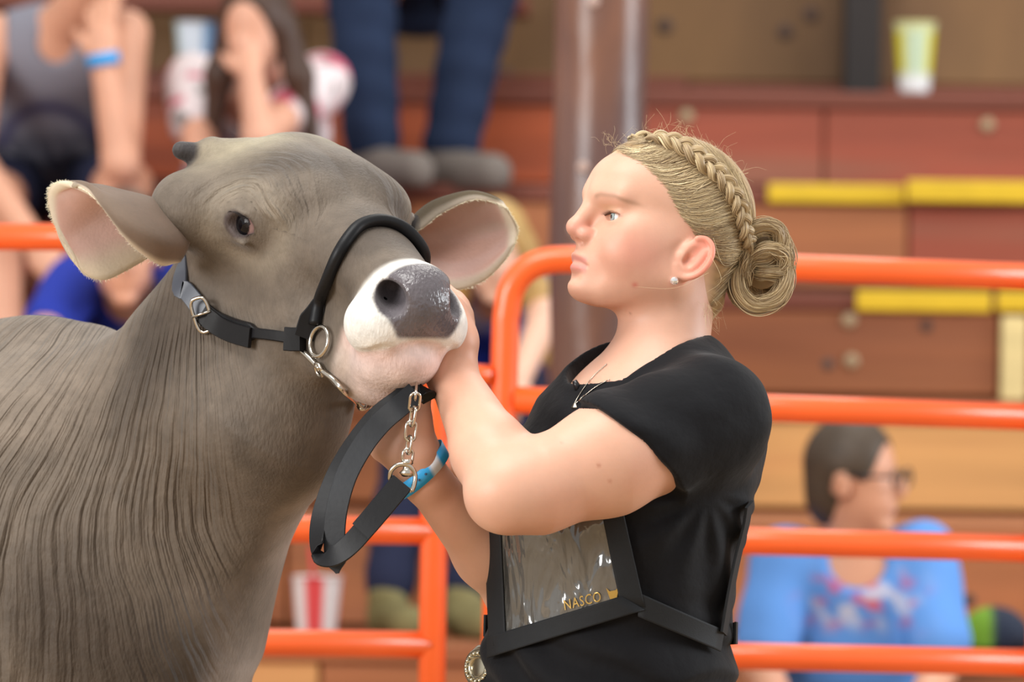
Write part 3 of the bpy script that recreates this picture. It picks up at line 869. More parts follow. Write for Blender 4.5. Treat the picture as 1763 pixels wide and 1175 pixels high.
# ================================================================== the heifer
COW_Y = 0.0
HS = 0.943
_psi = math.radians(29.5)
HL = A(math.cos(_psi), math.sin(_psi), 0)                  # towards the animal's left
HF = unit(A(0.468, -0.829, -0.311)); HF = unit(HF - HL * (HF @ HL))
HU = np.cross(HF, HL) * -1.0
HU = HU if HU[2] > 0 else -HU
HO = P(562, 395, COW_Y)
HM = np.stack([HL, HF, HU], 1)
def hw(l, f, u): return HO + HM @ A(l, f, u) * HS         # head coordinates to world
def hloc(p): return ((np.asarray(p) - HO) @ HM) / HS

NOSTRIL = [ell((0.049, 0.284, -0.002), (0.0205, 0.062, 0.0185), rotm(0, -35, -28)), ell((0.063, 0.282, 0.009), (0.008, 0.022, 0.022), rotm(-30, -20, -30))]
def cow_sdf():
    h = SDF(frame=(HO, HM, HS), mirror=True)
    h.add(ell((0, -0.055, -0.005), (0.098, 0.115, 0.094)))
    h.add(ell((0, -0.115, 0.05), (0.075, 0.05, 0.042)), 0.04)                 # poll
    h.add(ell((0.045, -0.02, 0.055), (0.05, 0.075, 0.032), rotm(0, 18, 0)), 0.03)
    h.add(ell((0.084, -0.004, 0.03), (0.03, 0.045, 0.03)), 0.03)              # brow
    h.add(ecap((0, 0.03, 0.0), (0, 0.235, -0.012), (1, 0, 0), (0.082, 0.068), (0.047, 0.044)), 0.03)
    h.add(ell((0.055, -0.005, -0.075), (0.04, 0.09, 0.085), rotm(-12, 0, 0)), 0.035)  # cheek
    h.add(rc((0.045, -0.03, -0.125), (0.028, 0.17, -0.125), 0.04, 0.03), 0.035)  # jaw
    h.add(ecap((0, 0.03, -0.09), (0, 0.19, -0.08), (1, 0, 0), (0.06, 0.06), (0.05, 0.05)), 0.03)
    h.add(ell((0, 0.262, -0.014), (0.058, 0.045, 0.05), rotm(14, 0, 0)), 0.022)       # nose
    h.add(ell((0.04, 0.245, -0.048), (0.042, 0.05, 0.043), rotm(10, 0, -8)), 0.02)    # upper lip
    h.add(ell((0, 0.237, -0.100), (0.056, 0.062, 0.040), rotm(24, 0, 0)), 0.012)      # lower lip
    h.add(ell((0, 0.185, -0.14), (0.046, 0.06, 0.034)), 0.022)                        # chin
    # eye: lid mound and opening
    h.add(sph((0.099, -0.012, 0.003), 0.0315), 0.016)
    h.add(ell((0.1205, -0.010, 0.0195), (0.0075, 0.022, 0.0045), rotm(6, -10, -14)), 0.008)
    h.add(ell((0.118, -0.006, -0.0165), (0.008, 0.019, 0.004), rotm(-8, 8, -16)), 0.007)
    h.sub(rc((0.128, -0.034, 0.016), (0.128, -0.012, 0.0285), 0.0022, 0.0028), 0.006)
    h.sub(rc((0.128, -0.012, 0.0285), (0.122, 0.016, 0.020), 0.0028, 0.002), 0.006)
    h.sub(ell((0.124, -0.008, 0.0025), (0.034, 0.0198, 0.0152), rotm(10, 0, -18)), 0.004)
    # tear groove under the eye
    h.sub(rc((0.112, 0.036, -0.018), (0.104, 0.056, -0.042), 0.006, 0.004), 0.014)
    # nostril
    for g in NOSTRIL: h.sub(g, 0.009)
    # mouth line
    m = [(0, 0.335, -0.051), (0.028, 0.322, -0.055), (0.054, 0.29, -0.073), (0.074, 0.242, -0.097), (0.082, 0.205, -0.104)]
    for a, b in zip(m[:-1], m[1:]): h.sub(rc(a, b, 0.008, 0.008), 0.009)
    # horn buds
    # ear roots
    h.add(rc((0.08, -0.10, 0.0), (0.14, -0.135, -0.012), 0.05, 0.034), 0.04)
    def horn(p, s):
        p = (np.asarray(p) - HO) @ HM / HS
        return smin(rc((s * 0.075, -0.135, 0.045), (s * (0.105 if s < 0 else 0.08), -0.148, 0.053 if s < 0 else 0.03), 0.034 if s < 0 else 0.026, 0.024)(p), rc((s * (0.10 if s < 0 else 0.07), -0.148, 0.052 if s < 0 else 0.03), (s * (0.150 if s < 0 else 0.098), -0.152, 0.057 if s < 0 else 0.034), 0.0155 if s < 0 else 0.014, 0.0115 if s < 0 else 0.012)(p), 0.008) * HS
    h.bs = (HO + HM @ A(0, 0.06, -0.02) * HS, 0.30)
    b = SDF()
    w1, w2, w3 = hw(0, -0.085, -0.055), P(380, 705, 0.14), P(198, 915, 0.23)
    b.add(ecap(w1, w2, (0.91, 0, -0.42), (0.118, 0.085), (0.142, 0.105)), 0.05)
    b.add(ecap(w2, w3, (0.85, 0, -0.52), (0.142, 0.105), (0.235, 0.17)), 0.07)
    b.add(rc(P(530, 720, 0.03), P(318, 1080, 0.18), 0.028, 0.062), 0.06)         # dewlap
    b.add(ell(P(255, 1110, 0.25), (0.10, 0.15, 0.2)), 0.08)                    # brisket
    ax = unit(A(-0.88, 0.47, 0)); c0 = P(60, 1010, 0.27)
    sd = A(0, 0, 1)
    c1 = c0 + ax * 1.05
    b.add(ecap(c0, c1 + A(0, 0, 0.0), sd, (0.315, 0.21), (0.31, 0.27)), 0.08)
    b.add(rc(P(150, 636, 0.27), P(60, 640, 0.30), 0.05, 0.055), 0.06)
    b.add(rc(P(70, 640, 0.30), c1 + A(0, 0, 0.27), 0.055, 0.05), 0.05)          # topline
    b.add(h, 0.03)
    b.add(rc(hw(-0.075, -0.085, 0.0), hw(-0.15, -0.10, -0.012), 0.055, 0.04), 0.05)
    b.add(rc(hw(-0.085, -0.115, 0.012), hw(-0.15, -0.105, -0.004), 0.034, 0.028), 0.03)
    b.add(rc(hw(0.09, -0.11, -0.005), P(686, 416, 0.235), 0.042, 0.027), 0.03)
    for s_ in (-1, 1): b.add(bs(lambda p, s_=s_: horn(p, s_), hw(s_ * 0.1, -0.14, 0.05), 0.09), 0.02)
    b.add(rc(hw(0, 0.03, -0.135), P(455, 725, 0.05), 0.062, 0.10), 0.05)                # throat
    lat = unit(np.cross(ax, A(0, 0, 1)))
    if lat[1] > 0: lat = -lat                                                   # near side
    b.add(ell(c0 + lat * 0.15 + A(0.0, 0, -0.02), (0.13, 0.07, 0.25), rotm(0, 12, 0)), 0.07)  # shoulder blade
    def leg(s, at, front):
        t = at + lat * 0.15 * s
        z = lambda k: np.array([t[0], t[1], k])
        fw = -ax
        if front:
            b.add(rc(z(0.85), z(0.60) + fw * 0.02, 0.1, 0.065), 0.06)
            b.add(rc(z(0.60) + fw * 0.02, z(0.42) + fw * 0.03, 0.062, 0.045), 0.03)
            b.add(rc(z(0.42) + fw * 0.03, z(0.14) + fw * 0.02, 0.045, 0.032), 0.02)
        else:
            b.add(rc(z(0.95), z(0.66) + fw * 0.10, 0.15, 0.09), 0.07)
            b.add(rc(z(0.66) + fw * 0.10, z(0.46) - fw * 0.08, 0.085, 0.05), 0.03)
            b.add(rc(z(0.46) - fw * 0.08, z(0.14) - fw * 0.03, 0.048, 0.034), 0.02)
        b.add(rc(z(0.14) + fw * 0.01, z(0.06) + fw * 0.05, 0.036, 0.046), 0.015)
        b.add(rc(z(0.06) + fw * 0.05, z(0.045) + fw * 0.055, 0.05, 0.05), 0.01)
    leg(1, c0 + ax * 0.02, True); leg(-1, c0 - ax * 0.20, True)
    leg(1, c1 - ax * 0.05, False); leg(-1, c1 + ax * 0.08, False)
    b.add(rc(c1 + ax * 0.30 + A(0, 0, 0.25), c1 + ax * 0.36 + A(0, 0, -0.45), 0.03, 0.015), 0.03)  # tail
    b.cut(half((0, 0, 0.0), (0, 0, -1)))
    return b, c0, ax

def cow_colour(v, n):
    q = hloc(v); l = np.abs(q[:, 0]); f = q[:, 1]; u = q[:, 2]
    base = lin((100, 89, 78)); dark = lin((60, 51, 44)); light = lin((146, 134, 117)); cream = lin((184, 173, 145))
    white = lin((222, 218, 211)); pink = lin((222, 188, 180)); nose = lin((92, 86, 90)); mush = lin((190, 168, 158))
    c = np.tile(base, (len(v), 1))
    c = mixc(c, dark, 0.7 * smooth(noise3(v * A(1, 1, 0.6), 9, 3), 0.0, 0.9))
    c = mixc(c, lin((126, 113, 100)), 0.7 * smooth(noise3(v * A(1, 1, 0.5), 5, 9), 0.1, 0.9))
    head = smooth(f, -0.2, -0.1) * smooth(u, -0.22, -0.15)
    # pale poll
    c = mixc(c, cream, head * np.exp(-((f + 0.125) / 0.045) ** 2) * smooth(u, 0.02, 0.09) * 0.6 * (1 - 0.8 * np.exp(-((q[:, 0] - 0.0) / 0.025) ** 2)))
    ex = np.sqrt(((f + 0.008) / 0.06) ** 2 + ((u - 0.0) / 0.05) ** 2 + ((l - 0.11) / 0.05) ** 2)
    c = mixc(c, light, head * np.exp(-((ex - 1.0) / 0.35) ** 2) * 0.5)
    c = mixc(c, dark, head * smooth(f, 0.06, 0.15) * (1 - smooth(f, 0.17, 0.2)) * smooth(u, -0.04, 0.02) * 0.3)
    # muzzle
    b = f + 0.25 * np.minimum(u, 0.02) * -1.0 - 0.16 * l
    bw = f - 0.188 - 0.28 * (u + 0.086) + 0.12 * (l - 0.07)
    c = mixc(c, white, smooth(bw, -0.006, 0.012) * smooth(f, 0.15, 0.17) * smooth(u, -0.14, -0.09))
    mlu = np.interp(l, [0, 0.028, 0.054, 0.074, 0.085], [-0.051, -0.055, -0.073, -0.097, -0.104])
    low = smooth(f, 0.17, 0.2) * (1 - smooth(u - mlu, -0.008, 0.003)) * smooth(u, -0.2, -0.14)
    c = mixc(c, mush, low * 0.9)
    c = mixc(c, lin((226, 204, 198)), low * smooth(f, 0.2, 0.26) * 0.8)
    c = mixc(c, lin((156, 138, 122)), low * (1 - smooth(f + 0.3 * (u + 0.12), 0.19, 0.225)) * 0.6)
    c = mixc(c, pink, low * np.exp(-((u + 0.085) / 0.016) ** 2) * 0.5)
    npx = smooth(f - (0.247 + 0.10 * np.maximum(u, 0) ), 0.0, 0.010) * smooth(u, -0.054, -0.045) * (1 - smooth(l, 0.064 + 0.62 * u, 0.072 + 0.62 * u))
    npx = npx * smooth(f - 0.262 + 0.35 * (u + 0.02) - 0.15 * (0.06 - l), -0.004, 0.01)
    c = mixc(c, nose, npx)
    ql = q.copy(); ql[:, 0] = l
    nd = np.minimum(NOSTRIL[0](ql), NOSTRIL[1](ql))
    c = mixc(c, nose, 1 - smooth(nd, 0.001, 0.005))     # the skin of the nostril is that of the nose
    # eye rim
    ed = np.sqrt(((f + 0.008) / 0.0225) ** 2 + ((u - 0.002) / 0.0185) ** 2) + 10 * (l < 0.09)
    c = mixc(c, lin((70, 58, 56)), (1 - smooth(ed, 0.88, 1.12)) * 0.9)
    # horn buds
    hd = np.sqrt(((l - 0.150) / 0.030) ** 2 + ((f + 0.152) / 0.03) ** 2 + ((u - 0.057) / 0.03) ** 2)
    c = mixc(c, lin((62, 58, 58)), 1 - smooth(hd, 0.6, 0.95))
    # paler hair down the brisket
    c = mixc(c, lin((170, 156, 146)), smooth(noise3(v, 9, 4) * 0.2 + (v[:, 0] - (-0.425 + 0.64 * (v[:, 2] - 1.0))), 0.0, 0.16) * (1 - smooth(v[:, 2], 1.25, 1.35)) * 0.5)
    hoof = 1 - smooth(v[:, 2], 0.07, 0.085)
    return mixc(c, lin((55, 48, 44)), hoof)

def cow_material():
    m = pm('short_taupe_coat', attr='Col', rough=0.62, spec=0.28, var=(40, 0.22), sheen=0.12)
    t = m.node_tree; N = t.nodes; L = t.links; b = N['Principled BSDF']
    at = N.new('ShaderNodeAttribute'); at.attribute_name = 'fold'
    am = N.new('ShaderNodeAttribute'); am.attribute_name = 'foldmask'
    tc = N.new('ShaderNodeTexCoord')
    al = N.new('ShaderNodeAttribute'); al.attribute_name = 'along'
    nz = N.new('ShaderNodeTexNoise'); nz.inputs['Scale'].default_value = 7; nz.inputs['Detail'].default_value = 2
    L.new(tc.outputs['Object'], nz.inputs['Vector'])
    ma = N.new('ShaderNodeMath'); ma.operation = 'MULTIPLY_ADD'; ma.inputs[1].default_value = 3.0
    L.new(nz.outputs[0], ma.inputs[0]); L.new(at.outputs['Fac'], ma.inputs[2])
    cx = N.new('ShaderNodeCombineXYZ'); L.new(ma.outputs[0], cx.inputs[0]); L.new(al.outputs['Fac'], cx.inputs[1])
    st = N.new('ShaderNodeTexNoise'); st.inputs['Scale'].default_value = 1.0; st.inputs['Detail'].default_value = 2.5; st.inputs['Roughness'].default_value = 0.45
    L.new(cx.outputs[0], st.inputs['Vector'])
    si = N.new('ShaderNodeMath'); si.operation = 'MULTIPLY_ADD'; si.inputs[1].default_value = 4.0; si.inputs[2].default_value = -2.0
    L.new(st.outputs[0], si.inputs[0])
    mu = N.new('ShaderNodeMath'); mu.operation = 'MULTIPLY'
    L.new(si.outputs[0], mu.inputs[0]); L.new(am.outputs['Fac'], mu.inputs[1])
    fu = N.new('ShaderNodeTexNoise'); fu.inputs['Scale'].default_value = 300; fu.inputs['Detail'].default_value = 2
    mp = N.new('ShaderNodeMapping'); mp.inputs['Scale'].default_value = (1.0, 1.0, 0.35)
    L.new(tc.outputs['Object'], mp.inputs['Vector']); L.new(mp.outputs['Vector'], fu.inputs['Vector'])
    ad = N.new('ShaderNodeMath'); ad.operation = 'MULTIPLY_ADD'; ad.inputs[1].default_value = 0.2
    L.new(fu.outputs[0], ad.inputs[0]); L.new(mu.outputs[0], ad.inputs[2])
    aw0 = N.new('ShaderNodeAttribute'); aw0.attribute_name = 'wet'
    wz = N.new('ShaderNodeTexVoronoi'); wz.inputs['Scale'].default_value = 210; L.new(tc.outputs['Object'], wz.inputs['Vector'])
    wm = N.new('ShaderNodeMath'); wm.operation = 'MULTIPLY'; L.new(wz.outputs['Distance'], wm.inputs[0]); L.new(aw0.outputs['Fac'], wm.inputs[1])
    ad2 = N.new('ShaderNodeMath'); ad2.operation = 'MULTIPLY_ADD'; ad2.inputs[1].default_value = 0.09
    L.new(wm.outputs[0], ad2.inputs[0]); L.new(ad.outputs[0], ad2.inputs[2]); ad = ad2
    bp = N.new('ShaderNodeBump'); bp.inputs['Strength'].default_value = 1.0; bp.inputs['Distance'].default_value = 0.0058
    L.new(ad.outputs[0], bp.inputs['Height']); L.new(bp.outputs[0], b.inputs['Normal'])
    # wet nose: gloss where the albedo attribute is marked
    aw = N.new('ShaderNodeAttribute'); aw.attribute_name = 'wet'
    mr = N.new('ShaderNodeMapRange'); mr.inputs[3].default_value = 0.62; mr.inputs[4].default_value = 0.22
    L.new(aw.outputs['Fac'], mr.inputs[0]); L.new(mr.outputs[0], b.inputs['Roughness'])
    mr = N.new('ShaderNodeMapRange'); mr.inputs[3].default_value = 0.28; mr.inputs[4].default_value = 0.6
    L.new(aw.outputs['Fac'], mr.inputs[0]); L.new(mr.outputs[0], b.inputs['Specular IOR Level'])
    mr = N.new('ShaderNodeMapRange'); mr.inputs[3].default_value = 0.12; mr.inputs[4].default_value = 0.0
    L.new(aw.outputs['Fac'], mr.inputs[0]); L.new(mr.outputs[0], b.inputs['Sheen Weight'])
    return m

def build_cow():
    global COWF
    f, c0, ax = cow_sdf(); COWF = f
    cow = empty('cow', (c0[0], c0[1], 0), 'taupe brown heifer with pink ears and white muzzle wearing black halter', 'cow')
    xs = -0.70
    v1, q1, n1 = surface(f, (xs, -0.36, 0.80), (0.03, 0.62, 1.72), 0.0036)
    v2, q2, n2 = surface(f, (xs - 1.75, -0.36, -0.02), (xs + 0.008, 1.4, 1.7), 0.014)
    v3, q3, n3 = surface(f, (xs, -0.36, -0.02), (0.03, 0.9, 0.808), 0.014)
    v = np.concatenate([v1, v2, v3]); n = np.concatenate([n1, n2, n3])
    q = np.concatenate([q1, q2 + len(v1), q3 + len(v1) + len(v2)])
    o0 = P(345, 250, 0.1)
    ang = np.arctan2(v[:, 0] - o0[0] - 0.10 * smooth(v[:, 2], 1.2, 0.9), o0[2] - v[:, 2])
    h = hloc(v)
    neck = smooth(-(h[:, 1] + 0.9 * (h[:, 2] + 0.10)), 0.0, 0.12) * smooth(-h[:, 1], 0.05, 0.16)
    neck = np.maximum(neck, (1 - smooth(v[:, 0] + 0.12 * (1.3 - v[:, 2]), -0.385, -0.30)) * (1 - smooth(v[:, 2] - 0.25 * (v[:, 0] + 0.40), 1.40, 1.45)))
    neck *= smooth(h[:, 1] * 0 + o0[2] - v[:, 2], 0.12, 0.22)
    fold = ang * 52; along = 5.0 * np.hypot(v[:, 0] - o0[0], o0[2] - v[:, 2])
    mask = neck * (0.45 + 0.55 * smooth(noise3(v * A(1, 1, 0.35), 9, 5), -0.5, 0.7))
    er = np.sqrt((h[:, 1] + 0.01) ** 2 + (h[:, 2] - 0.0) ** 2 + 0.5 * (np.abs(h[:, 0]) - 0.11) ** 2)
    hm_ = smooth(er, 0.035, 0.05) * (1 - smooth(er, 0.09, 0.13)) * smooth(h[:, 2], 0.008, 0.03) * smooth(h[:, 1], -0.09, -0.04) * smooth(np.abs(h[:, 0]), 0.02, 0.05) * (1 - smooth(h[:, 1], 0.06, 0.12))
    use = hm_ > 0.001
    fold = np.where(use, er * 110, fold); along = np.where(use, 1.1 * np.arctan2(h[:, 2], h[:, 1] + 0.01), along); mask = np.where(use, 0.55 * hm_, mask)
    wet = (np.linalg.norm(cow_colour(v, n) - lin((92, 86, 90)), axis=1) < 0.04) & (h[:, 1] > 0.23)
    hq = h.copy(); hq[:, 0] = np.abs(hq[:, 0]); wet = wet & (np.minimum(NOSTRIL[0](hq), NOSTRIL[1](hq)) > 0.003)
    cow_obj = mesh_np('body', v, q, cow_material(), n, cow_colour(v, n), {'along': along, 'fold': fold, 'foldmask': mask, 'wet': wet.astype(float)})
    put(cow_obj, cow)
    # ---- eyes
    eye_m = pm('dark_wet_eye', attr='Col', rough=0.03, spec=0.3)
    lash_m = pm('dark_lash', rgb(40, 32, 30), 0.6)
    for s in (-1, 1):
        cc = hw(s * 0.0995, -0.011, 0.0025)
        eo = SDF().add(sph(cc, 0.0252 * HS))
        def ecol(v, n, s=s):
            q = hloc(v) - A(s * 0.0995, -0.011, 0.0025); q[:, 0] *= s; q = q / 0.0252
            g = unit(A(0.93, 0.16, -0.06)); a_ = np.degrees(np.arccos(np.clip(q @ g, -1, 1)))
            return mixc(np.tile(lin((10, 9, 14)), (len(v), 1)), lin((150, 120, 116)), smooth(a_, 36, 40))
        e = sdf_obj('eye', eo, cc - 0.035, cc + 0.035, 0.0016, eye_m, colf=ecol); put(e, cow)
        # sclera crescent towards the front upper corner
        vv = []; ff = []
        for k in range(34):
            t = k / 33
            a = np.radians(168 - 150 * t)
            root = A(s * (0.125 - 0.012 * abs(t - 0.45)), -0.008 + 0.020 * math.cos(a), 0.004 + 0.0155 * math.sin(a))
            dirn = A(s * 0.9, 0.25 + 0.5 * math.cos(a), 0.10 - 0.45 * (t - 0.5) ** 2)
            pts = [root, root + unit(dirn) * 0.007 + A(0, 0, -0.0025), root + unit(dirn) * 0.013 + A(0, 0, -0.002)]
            g, fc = tube_geo(spline([hw(*p) for p in pts], 6), [0.0007, 0.0006, 0.0005, 0.0004, 0.0003, 0.0001], 4)
            ff += [tuple(i + len(vv) for i in x) for x in fc]; vv += list(g)
        lo = mesh_py('eyelashes', vv, ff, lash_m); lo['kind'] = 'stuff'; lo.parent = e
    # ---- ears, each a curled sheet of gristle through a net of points
    ear_m = pm('ear_skin', attr='Col', rough=0.65, spec=0.2, var=(30, 0.07), sheen=0.3, bump=(260, 0.25, 0.002))
    tn = ear_m.node_tree
    tr = tn.nodes.new('ShaderNodeBsdfTranslucent'); mxs = tn.nodes.new('ShaderNodeMixShader'); mxs.inputs[0].default_value = 0.55
    bsrc = tn.nodes['Principled BSDF'].inputs['Base Color'].links[0].from_socket
    tn.links.new(bsrc, tr.inputs['Color']); tn.links.new(tn.nodes['Principled BSDF'].outputs[0], mxs.inputs[1]); tn.links.new(tr.outputs[0], mxs.inputs[2])
    tn.links.new(mxs.outputs[0], tn.nodes['Material Output'].inputs['Surface'])
    def ear(net, name_seed, inner_cols, flip):
        g = [[P(*p) for p in row] for row in net]
        nu, nv = 40, 56
        v, q = patch(g, nu, nv)
        du = np.gradient(v.reshape(nu, nv, 3), axis=0); dv = np.gradient(v.reshape(nu, nv, 3), axis=1)
        nn = np.cross(du, dv).reshape(-1, 3); nn /= np.linalg.norm(nn, axis=1)[:, None] + 1e-9
        if flip: nn = -nn
        iu = np.repeat(np.linspace(0, 1, nu), nv); iv = np.tile(np.linspace(0, 1, nv), nu)
        rim = np.minimum(np.minimum(iv, 1 - iv) * 1.6, (1 - iu) * 1.3)
        th = 0.0085 * np.sqrt(np.clip(rim / 0.10, 0.02, 1)) * 0.5
        vi = v + nn * th[:, None]; vo = v - nn * th[:, None]
        V = np.concatenate([vi, vo]); Nn = len(v)
        if flip: Q = np.concatenate([q[:, ::-1], (q + Nn)])
        else: Q = np.concatenate([q, (q + Nn)[:, ::-1]])
        ids = np.arange(Nn).reshape(nu, nv)
        loop = np.concatenate([ids[0, :], ids[1:, -1], ids[-1, -2::-1], ids[-2:0:-1, 0]])
        lp2 = np.roll(loop, -1)
        side = np.stack([loop, loop + Nn, lp2 + Nn, lp2], 1)
        Q = np.concatenate([Q, side])
        inner, outer, edge = inner_cols
        ci = np.tile(lin(inner), (Nn, 1))
        w = noise3(np.stack([iu * 3, iv * 5, iu * 0], 1), 1.6, name_seed)
        ci = mixc(ci, lin((240, 190, 172)), 0.5 * smooth(w, 0.0, 0.8) * smooth(rim, 0.1, 0.25))
        ci = mixc(ci, lin((248, 222, 212)), 0.6 * smooth(-w, 0.1, 0.9))
        ci = mixc(ci, lin(edge), 1 - smooth(rim, 0.05, 0.20))
        co = np.tile(lin(outer), (Nn, 1))
        co = mixc(co, lin(edge), 1 - smooth(rim, 0.03, 0.16))
        co = mixc(co, lin((100, 90, 74)), 0.6 * smooth(iv, 0.5, 0.9) * (1 - smooth(iu, 0.5, 0.8)))
        e = mesh_np('ear', V, Q, ear_m, None, np.concatenate([ci, co]))
        put(e, cow)
        # fringe of fine hair along the rim
        vv = []; ff = []
        r = np.random.default_rng(name_seed)
        rimids = [ids[i, 0] for i in range(6, nu)] + [ids[-1, j] for j in range(nv)] + [ids[i, -1] for i in range(nu - 1, 5, -1)]
        for k in range(900):
            j = r.uniform(0, len(rimids) - 1.001); a = int(j)
            p0 = v[rimids[a]] * (1 - (j - a)) + v[rimids[a + 1]] * (j - a)
            i2 = rimids[a]; cu, cv = divmod(i2, nv)
            inn = v[ids[max(cu - 5, 0), min(max(cv, 8), nv - 9)]]
            d = unit(unit(p0 - inn) + r.normal(size=3) * 0.3)
            p0 = p0 - d * 0.002
            L2 = r.uniform(0.003, 0.0065)
            g2, f2 = tube_geo(np.stack([p0, p0 + d * L2 * 0.6, p0 + d * L2 + r.normal(size=3) * 0.001]), [0.00026, 0.0002, 0.00008], 3)
            ff += [tuple(i + len(vv) for i in x) for x in f2]; vv += list(g2)
        fo = mesh_py('ear_fringe', vv, ff, pm('ear_hair', rgb(232, 222, 196), 0.6)); fo['kind'] = 'stuff'; fo.parent = e
    # near ear: rows run from the root outwards, each row from the front lower rim over the back to the top rim
    ear([[(305, 452, 0.02), (318, 430, -0.01), (330, 395, 0.01), (322, 378, 0.05), (312, 392, 0.08), (300, 420, 0.08)],
         [(274, 456, -0.02), (272, 415, -0.06), (268, 372, -0.03), (275, 350, 0.02), (262, 380, 0.06), (262, 440, 0.07)],
         [(222, 418, -0.06), (222, 385, -0.072), (215, 350, -0.045), (208, 332, 0.01), (203, 365, 0.055), (225, 462, 0.06)],
         [(180, 362, -0.055), (183, 350, -0.055), (180, 336, -0.035), (160, 324, 0.01), (150, 380, 0.05), (182, 482, 0.05)],
         [(152, 332, -0.02), (150, 326, -0.01), (140, 317, 0.005), (113, 330, 0.03), (112, 400, 0.045), (148, 474, 0.045)],
         [(120, 315, 0.01), (104, 313, 0.015), (88, 322, 0.025), (83, 345, 0.035), (95, 390, 0.04), (128, 450, 0.04)]],
        11, ((255, 220, 210), (150, 134, 120), (248, 238, 218)), False)
    ear([[(694, 446, 0.222), (684, 430, 0.235), (676, 412, 0.245), (678, 398, 0.24), (684, 391, 0.222)],
         [(712, 452, 0.22), (704, 430, 0.24), (700, 405, 0.25), (702, 390, 0.24), (706, 386, 0.21)],
         [(742, 478, 0.20), (734, 440, 0.225), (728, 400, 0.235), (718, 372, 0.225), (722, 396, 0.19)],
         [(780, 500, 0.19), (778, 450, 0.21), (774, 395, 0.225), (750, 350, 0.215), (760, 368, 0.185)],
         [(832, 484, 0.19), (828, 440, 0.20), (824, 390, 0.21), (808, 336, 0.20), (810, 345, 0.182)],
         [(868, 450, 0.18), (868, 420, 0.19), (864, 385, 0.195), (850, 345, 0.185), (848, 348, 0.178)],
         [(886, 420, 0.175), (890, 402, 0.18), (887, 385, 0.18), (874, 362, 0.175), (868, 356, 0.17)]],
        23, ((255, 216, 208), (126, 114, 92), (248, 238, 222)), False)
    return cow
COWO = build_cow()
print('cow', round(time.time() - T0, 1))
# ================================================================== the young woman
_ph = math.radians(22); _th = math.radians(10)
_fh = A(-math.cos(_ph), -math.sin(_ph), 0)
WN = A(math.sin(_ph), -math.cos(_ph), 0)                    # towards her left, the side we see
WF = _fh * math.cos(_th) + A(0, 0, math.sin(_th))
WU = A(0, 0, math.cos(_th)) - _fh * math.sin(_th)
WO = P(1130, 400, -0.04)
WM = np.stack([WN, WF, WU], 1)
def ww(l, f, u): return WO + WM @ A(l, f, u)
def wloc(p): return (np.asarray(p) - WO) @ WM

